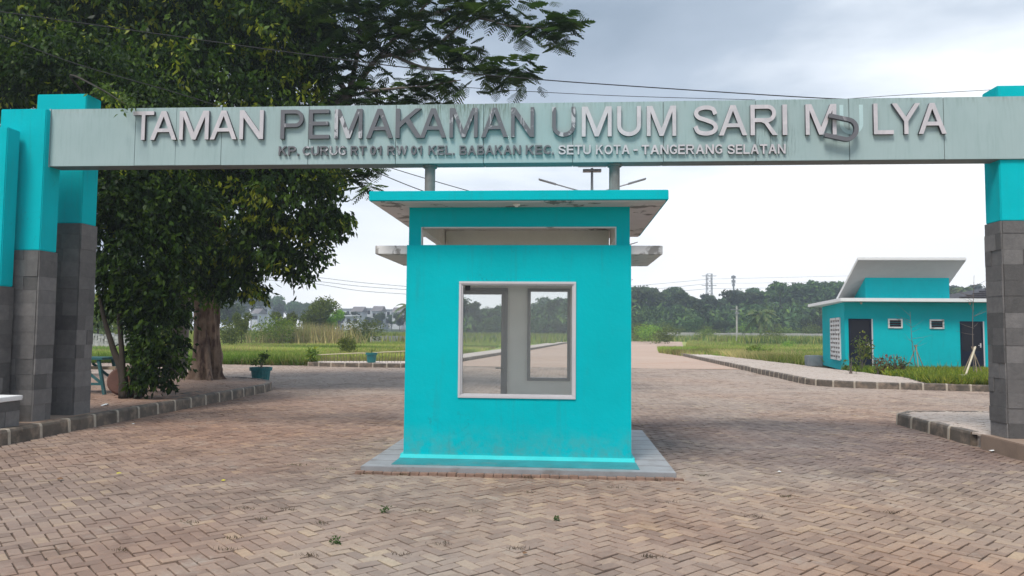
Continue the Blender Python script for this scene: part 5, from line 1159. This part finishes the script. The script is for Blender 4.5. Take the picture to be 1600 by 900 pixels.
street_lamp(24, 'nearest double-arm solar street lamp behind the booth roof'); street_lamp(41, 'second double-arm street lamp, its tip just above the right awning'); street_lamp(70, 'third street lamp with its arm tip just below the right awning')
p = at(1151, 478, 110); t = thing('utility_pole', (p.x, 110, 0), 'pale concrete utility pole in the right field in front of the wood', 'utility pole')
mb = MB(); mb.tube([(p.x, 110, 0), (p.x, 110, p.z)], [.16, .11], 10); mb.build('pole', M['concrete'], t)
mb = MB(); mb.box((p.x-.9, 109.85, p.z-.6), (p.x+.5, 109.8, p.z-.5)); mb.box((p.x-.3, 109.8, p.z-1.2), (p.x+.3, 109.75, p.z-.9)); mb.build('crossarm', M['lampmetal'], t)
# lattice pylon and telecom mast beyond the wood
p = at(1108, 428, 330); b = at(1109, 470, 330); t = thing('lattice_pylon', (p.x, 330, 0), 'grey lattice electricity pylon rising above the wood', 'pylon')
mb = MB(); zt_ = p.z; zb_ = 0
def wd_at(z): return 2.2 if z > zt_-8 else 2.2+(zt_-8-z)*0.16
zz = [zt_-i*2.2 for i in range(int(zt_/2.2)+1)]
for sx_ in (-1, 1):
    for sy_ in (-1, 1): mb.tube([(p.x+sx_*wd_at(z)/2*1.0, 330+sy_*wd_at(z)/2, z) for z in zz], .17, 5)
for a, b_ in zip(zz, zz[1:]):
    for s in (-1, 1): mb.tube([(p.x-s*wd_at(a)/2, 330-wd_at(a)/2, a), (p.x+s*wd_at(b_)/2, 330-wd_at(b_)/2, b_)], .09, 4)
    mb.tube([(p.x-wd_at(a)/2, 330-wd_at(a)/2, a), (p.x+wd_at(a)/2, 330-wd_at(a)/2, a)], .1, 4)
mb.build('lattice', M['lampmetal'], t); mb = MB()
for dz in (1.0, 5.2): mb.box((p.x-3.2, 329.8, zt_-dz), (p.x+3.2, 330.2, zt_-dz+.25))
mb.build('crossarm', M['lampmetal'], t)
p2 = at(1146, 430, 300); t = thing('telecom_mast', (p2.x, 300, 0), 'slim telecom mast right of the lattice pylon above the wood', 'mast'); mb = MB(); mb.tube([(p2.x, 300, 0), (p2.x, 300, p2.z)], [.6, .25], 8); mb.build('mast', M['lampmetal'], t)
mb = MB(); 
for dz, r_ in ((.3, .9), (2.0, .8), (3.4, .6)): mb.lathe([(0.2, 0), (r_, 0), (r_, -1.0), (.2, -1.0)], (p2.x, 300, p2.z-dz), 8)
mb.build('antennas', M['lampmetal'], t)
def cable(pts, r_, label, group=None):
    mb = MB(); P = [Vector(q) for q in pts]; limb_pts = limb(mb, P, r_, r_, 5, 0, 10, 1); o = mb.build('cable', M['cable']); return tag(o, label, 'cable', group)
cable([at(-60, 11, 13), at(0, 18, 13), at(333, 65, 13.4), at(500, 88, 13.6), at(650, 107, 13.8), at(830, 123, 14), at(950, 132, 14.2), at(1260, 152, 14.6), at(1420, 158, 14.8)], .011, 'thicker overhead cable crossing high from the left tree to above the sign')
cable([at(-60, 40, 12.4), at(0, 55, 12.5), at(120, 100, 12.8), at(333, 163, 13.2), at(520, 235, 13.6), at(575, 263, 13.8), at(660, 298, 14.1), at(760, 330, 14.4)], .009, 'overhead cable dropping through the left tree to behind the booth roof, the lower of two')
cable([at(400, 170, 14.8), at(520, 230, 15.2), at(610, 262, 15.5), at(728, 297, 15.9), at(800, 315, 16.1)], .009, 'overhead cable passing just behind the left support post above the booth roof')
cable([at(640, 127, 22), at(735, 137, 22), at(950, 149, 22.5), at(1180, 156, 23)], .010, 'thin cable just above the top edge of the sign in the centre')
cable([at(1290, 157, 15), at(1400, 149, 15), at(1555, 140, 15.2), at(1700, 133, 15.4)], .006, 'thin wire rising to the top of the right pillar')
for k, (ya, yb2, yc) in enumerate(((431, 441, 451), (437, 447, 456), (441, 454, 463))):
    cable([at(360, ya-7, 200), at(480, ya+1, 200), at(560, yb2, 200), at(640, yc-3, 200), at(720, yc+4, 200)], .06, ('upper', 'middle', 'lowest')[k]+' of the three far power lines left of the booth')
for k, (y0, y1, y2) in enumerate(((449, 436, 434), (457, 443, 442), (463, 451, 450))):
    cable([at(960, y0, 322), at(1040, (y0+y1)/2, 326), at(1107, y1, 329.8)], .07, ('upper', 'middle', 'lowest')[k]+' of the far power lines between the booth and the lattice pylon')
    cable([at(1110, y1, 330), at(1200, y2, 334), at(1330, y2-3, 338)], .05, ('upper', 'middle', 'lowest')[k]+' of the far power lines running right from the lattice pylon')

# ------------------------------------------------------------------ pots, trestle, small things
def pot(c, r_, h_, label, plant=True):
    t = thing('plant_pot', c, label, 'plant pot'); mb = MB(); mb.lathe([(r_*.72, 0), (r_*.78, .02), (r_*.92, h_*.78)], c, 36, 0, -0.03, 1)
    mb.lathe([(r_*.92, h_*.78), (r_*1.08, h_*.79), (r_*1.1, h_), (r_*1.0, h_), (r_*.95, h_*.86), (0.001, h_*.86)], c, 36); mb.lathe([(0.001, 0), (r_*.72, 0)], c, 36); mb.build('pot', M['bluepot'], t)
    mb = MB(); mb.lathe([(0.001, h_*.9), (r_*.95, h_*.87)], c, 24); mb.build('soil', M['dirt'], t)
    if plant:
        c = Vector(c); mb = MB(); tips = [c+Vector((rnd.uniform(-.2, .2), rnd.uniform(-.15, .15), h_+rnd.uniform(.15, .42))) for _ in range(9)]
        for e_ in tips: mb.tube([c+Vector((rnd.uniform(-.05, .05), 0, h_*.88)), (c+Vector((0, 0, h_))).lerp(e_, .5), e_], [.008, .006, .003], 5)
        mb.build('stems', M['twig'], t)
        V, C = leaves([(tuple(e_), .05) for e_ in tips], 700, .09, .045, .2, pal=[(0.04, .09, .02), (.08, .12, .03)], young=.1, twig=3, spread=.06); npmesh('leaves', V, 4, C, M['leaf'], t)
c = G(407, 599, 0); pot((c.x, c.y, 0), .30, .48, 'blue-green plastic pot with leafy plant at the tip of the left island')
c = G(578, 567, .17); pot((c.x, c.y+.25, .172), .24, .44, 'blue-green plastic pot behind the bamboo rail near the booth', False)
# dry sprigs in second pot: small spiky plant
V, C = leaves([((c.x, c.y+.25, .70), .12)], 150, .16, .02, -.6, pal=[(.12, .15, .04), (.1, .13, .03)], young=0, twig=3, spread=.08); o = npmesh('potted_sprigs', V, 4, C, M['leaf']); tag(o, 'thin grassy plant growing in the pot behind the bamboo rail', 'plant')
# bamboo rail with sticks
pa, pb = at(489, 555, 32.6), at(660, 548, 32.8); t = thing('bamboo_rail', (-9, 32.6, .17), 'long bleached bamboo rail tied to thin sticks beside the left field', 'fence')
mb = MB(); q = random.Random(5); P = [pa.lerp(pb, k/12)+Vector((0, 0, q.uniform(-.015, .015))) for k in range(13)]; mb.tube(P, .024, 6); mb.build('rail', M['bamboo'], t)
for k in range(34):
    mb = MB(); p = pa.lerp(pb, (k+.5)/34); mb.tube([(p.x+q.uniform(-.05, .05), p.y+.03, .16), (p.x+q.uniform(-.04, .04), p.y+.03, p.z+q.uniform(-.05, .10))], .010, 4); mb.build('stick', M['twig'], t)
c = at(487, 560, 32.4); V, C = leaves([((c.x, c.y, .45), (.22, .22, .38))], 420, .14, .07, .2, pal=LG, young=.1, twig=4, spread=.12); o = npmesh('leafy_weed', V, 4, C, M['leaf']); tag(o, 'leafy green weed clump at the left end of the bamboo rail', 'plant')
c = at(560, 520, 36)
# wooden trestle at the left tree, clay disc, litter
T0 = at(150, 625, 15.2); T0.z = .2
t = thing('trestle', (T0.x, 15.2, .2), 'faded teal wooden trestle standing beside the stone pillar', 'trestle')
xr_ = at(168, 600, 15.2).x; xl_ = xr_-1.2; ztp = at(160, 558, 15.2).z
def bar(name, a, b, w_, mat, par):
    mb = MB(); a = Vector(a); b = Vector(b); d = (b-a).normalized(); u_ = Vector((0, 1, 0)); v_ = d.cross(u_).normalized(); u_ = v_.cross(d)
    mb.hexa([a-u_*w_-v_*w_, a+u_*w_-v_*w_, a+u_*w_+v_*w_, a-u_*w_+v_*w_][::-1], [b-u_*w_-v_*w_, b+u_*w_-v_*w_, b+u_*w_+v_*w_, b-u_*w_+v_*w_][::-1]); return mb.build(name, mat, par)
mb = MB(); mb.box((xl_, 14.95, ztp-.05), (xr_+.02, 15.55, ztp)); mb.build('top', M['tealwood'], t, bevel=.004)
for y in (15.0, 15.5):
    bar('leg', (xr_-.09, y, ztp-.05), (xr_+.07, y, .2), .028, M['tealwood'], t); bar('leg', (xl_+.1, y, ztp-.05), (xl_-.05, y, .2), .028, M['tealwood'], t)
    bar('brace', (xr_-.55, y, ztp-.15), (xr_+.02, y, .42), .022, M['tealwood'], t)
bar('stretcher', (xl_, 15.0, .42), (xr_+.03, 15.0, .42), .025, M['tealwood'], t); bar('stretcher', (xr_+.03, 15.03, .45), (xr_+.03, 15.47, .45), .022, M['tealwood'], t)
mb = MB(); mb.box((xl_+.1, 15.1, ztp-.26), (xr_+.22, 15.3, ztp-.20)); mb.build('plank', M['wood'], t)
cc = at(192, 590, 15.0)
mb = MB(); mb.lathe([(0.001, .03), (.27, .03), (.30, .0), (.30, -.04), (.001, -.05)], (0, 0, 0), 28); o = mb.build('clay_disc', M['clay'], smooth=False); o.location = (cc.x, 15.0, .2+.29); o.rotation_euler = (R(78), 0, R(25)); tag(o, 'round reddish clay disc leaning against the multi-stemmed tree', 'clay disc')
def litter(px, py, z, name, mat, label, cat, s=.07):
    c = G(px, py, z); mb = MB(); q = random.Random(int(px)); n = 7
    vs = [(c.x+math.cos(k/n*6.28)*s*q.uniform(.5, 1), c.y+math.sin(k/n*6.28)*s*q.uniform(.4, .8), z+.006+q.uniform(0, s*.35)) for k in range(n)]
    mb.add(vs+[(c.x, c.y, z+.01+s*.3)], [(k, (k+1) % n, n) for k in range(n)]); o = mb.build(name, mat); sol = o.modifiers.new('thickness', 'SOLIDIFY'); sol.thickness = .002; return tag(o, label, cat)
litter(165, 634, .2, 'crumpled_paper', M['paper'], 'crumpled white scrap on the island near the left pillars', 'litter', .1)
litter(1552, 706, 0, 'crumpled_paper', M['paper'], 'white paper scrap at the foot of the right plinth', 'litter', .06)
litter(208, 663, 0, 'crumpled_paper', M['paper'], 'tiny white scrap on the paving below the left kerb', 'litter', .03)
litter(1218, 738, 0, 'crumpled_paper', M['paper'], 'tiny white scrap on the paving right of the booth', 'litter', .03)
litter(186, 741, 0, 'fallen_leaf', M['yleaf'], 'yellow fallen leaf on the paving at lower left', 'leaf', .04)
litter(349, 752, 0, 'fallen_leaf', M['yleaf'], 'yellow fallen leaf on the paving left of the booth slab', 'leaf', .035)
litter(94, 749, 0, 'fallen_leaf', M['bleaf'], 'orange-brown fallen leaf on the paving at far lower left', 'leaf', .045)
litter(820, 866, 0, 'fallen_leaf', M['bleaf'], 'brown fallen leaf on the paving at bottom centre', 'leaf', .03)
litter(1060, 765, 0, 'fallen_leaf', M['bleaf'], 'brown fallen leaf on the paving right of the booth slab corner', 'leaf', .03)
for px, py, s, lab in ((871, 812, .026, 'bright green weed sprig on the paving in front of the booth'), (603, 800, .034, 'low green weed patch on the paving below the left slab corner'), (522, 848, .038, 'dark moss and weed clump on the paving at lower left of centre')):
    c = G(px, py, 0); V, C = leaves([((c.x, c.y, s*.5), (s, s, s*.7 if s < .04 else s*.35))], 3500, .03, .014, -.3, pal=[(.05, .11, .02), (.04, .08, .02)] if s < .055 else [(.05, .05, .03), (.06, .08, .03)], young=0, twig=3, spread=.02); o = npmesh('weed_sprig', V, 4, C, M['leaf']); tag(o, lab, 'weed')
# concrete tub near the outbuilding
c = G(1272, 573, 0); t = None
mb = MB(); w_ = .36; c = Vector((c.x, c.y, 0)); pts = [c+Vector((sx_*w_, sy_*w_*.8, 0)) for sx_, sy_ in ((-1, -1), (1, -1), (1, 1), (-1, 1))]
mb.hexa([p*1 for p in pts], [c+(p-c)*1.08+Vector((0, 0, .56)) for p in pts]); o = mb.build('concrete_tub', M['tubm'], bevel=.05); tag(o, 'weathered grey concrete tub at the left corner of the outbuilding', 'tub')
# staked saplings in the garden bed
def sapling(px, pb, Y, ptop, label, dx=0.0):
    b = at(px, pb, Y); b.z = .17; tp = at(px+dx, ptop, Y); t = thing('staked_sapling', b, label, 'young tree'); mb = MB(); q = random.Random(int(px))
    mid1 = b.lerp(tp, .45)+Vector((-.05, 0, 0)); limb(mb, [b, mid1, tp], .024, .006, 6, 0, 5)
    for k in range(11):
        s = b.lerp(tp, q.uniform(.4, .95)); d = Vector((q.choice([-1, 1])*q.uniform(.2, .75), q.uniform(-.3, .3), q.uniform(.1, .5))); limb(mb, [s, s+d*.5+Vector((0, 0, -.02)), s+d], .008, .002, 4, 0, 3)
    mb.build('stem', M['twig'], t)
    h_ = .95
    for a in range(3):
        an = 2.1*a+.4; mb = MB(); f = b+Vector((math.cos(an)*.42, math.sin(an)*.3, 0)); mb.tube([f, b+Vector((-math.cos(an)*.06, 0, h_+.1))], .018, 6); mb.build('stake', M['wood'], t)
    return t
sapling(1432, 580, 30.2, 487, 'bare sapling on crossed stakes in front of the middle of the outbuilding', -10)
s2 = sapling(1522, 590, 26.5, 430, 'taller bare sapling with pale wooden props in front of the right dark door', 0)
b_ = at(1506, 596, 24.6); 
mb = MB(); mb.tube([Vector((b_.x, 24.6, .17)), at(1524, 542, 26.2)], .03, 6); mb.box((b_.x-.11, 24.5, .17), (b_.x+.11, 24.72, .36)); o = mb.build('wooden_prop', M['bamboo']); tag(o, 'pale wooden prop set in a small footing, leaning on the taller sapling', 'prop')
# garden shrubs
for px, py, r_, pal_, lab in ((1347, 578, .30, [(.10, .14, .03), (.16, .17, .03)], 'tall yellow-green shrub before the left dark door'), (1342, 560, .18, [(.12, .16, .03), (.2, .2, .04)], None),
      (1372, 585, .20, [(.16, .06, .03), (.10, .09, .03)], 'reddish shrub right of the tall yellow-green one'), (1384, 582, .22, [(.14, .10, .05), (.20, .09, .07)], 'dry pinkish shrub below the first small window'), (1399, 584, .20, [(.14, .07, .05), (.09, .10, .03)], 'red-leaved shrub left of the first sapling'),
      (1412, 592, .16, [(.09, .10, .03), (.15, .13, .03)], 'small green shrub at the foot of the first sapling'), (1330, 588, .16, [(.06, .09, .02), (.09, .12, .03)], 'small green shrub at the left tip of the garden bed')):
    if lab is None: continue
    Y = 27.5 if py > 580 else 29.2; c = at(px, py, Y); t = thing('garden_shrub', (c.x, Y, .17), lab, 'shrub'); tall = r_ > .28; zc_ = .17+(.95 if tall else .45)
    mb = MB()
    for k in range(6): mb.tube([(c.x+rnd.uniform(-.05, .05), Y, .15), (c.x+rnd.uniform(-r_, r_), Y+rnd.uniform(-r_, r_), zc_+rnd.uniform(-.1, .35))], [.012, .005], 4)
    mb.build('stems', M['twig'], t)
    V, C = leaves([((c.x, Y, zc_), (r_, r_, r_*(1.9 if tall else 1.1))), ((c.x+r_*.5, Y, zc_-.25), (r_*.8, r_*.8, r_))], 130, .13, .05, -.1, pal=pal_, young=.05, twig=4, spread=.1); npmesh('leaves', V, 4, C, M['leaf'], t)

# ------------------------------------------------------------------ haze
mb = MB(); mb.box((-430, -35, -1.5), (430, 470, 60)); hz_ = mb.build('haze', []) if False else None
me = bpy.data.meshes.new('haze'); me.from_pydata(mb.v, [], mb.f); hz = bpy.data.objects.new('haze', me); COL.objects.link(hz); tag(hz, 'pale humid haze over the fields', 'haze', None, 'stuff')
mt = bpy.data.materials.new('haze'); mt.use_nodes = True; nt = mt.node_tree; nt.nodes.clear(); o_ = nt.nodes.new('ShaderNodeOutputMaterial'); pv = nt.nodes.new('ShaderNodeVolumePrincipled')
pv.inputs['Color'].default_value = (0.80, 0.88, 0.97, 1); pv.inputs['Density'].default_value = 0.0011; pv.inputs['Anisotropy'].default_value = 0.2
nt.links.new(pv.outputs[0], o_.inputs['Volume']); me.materials.append(mt)
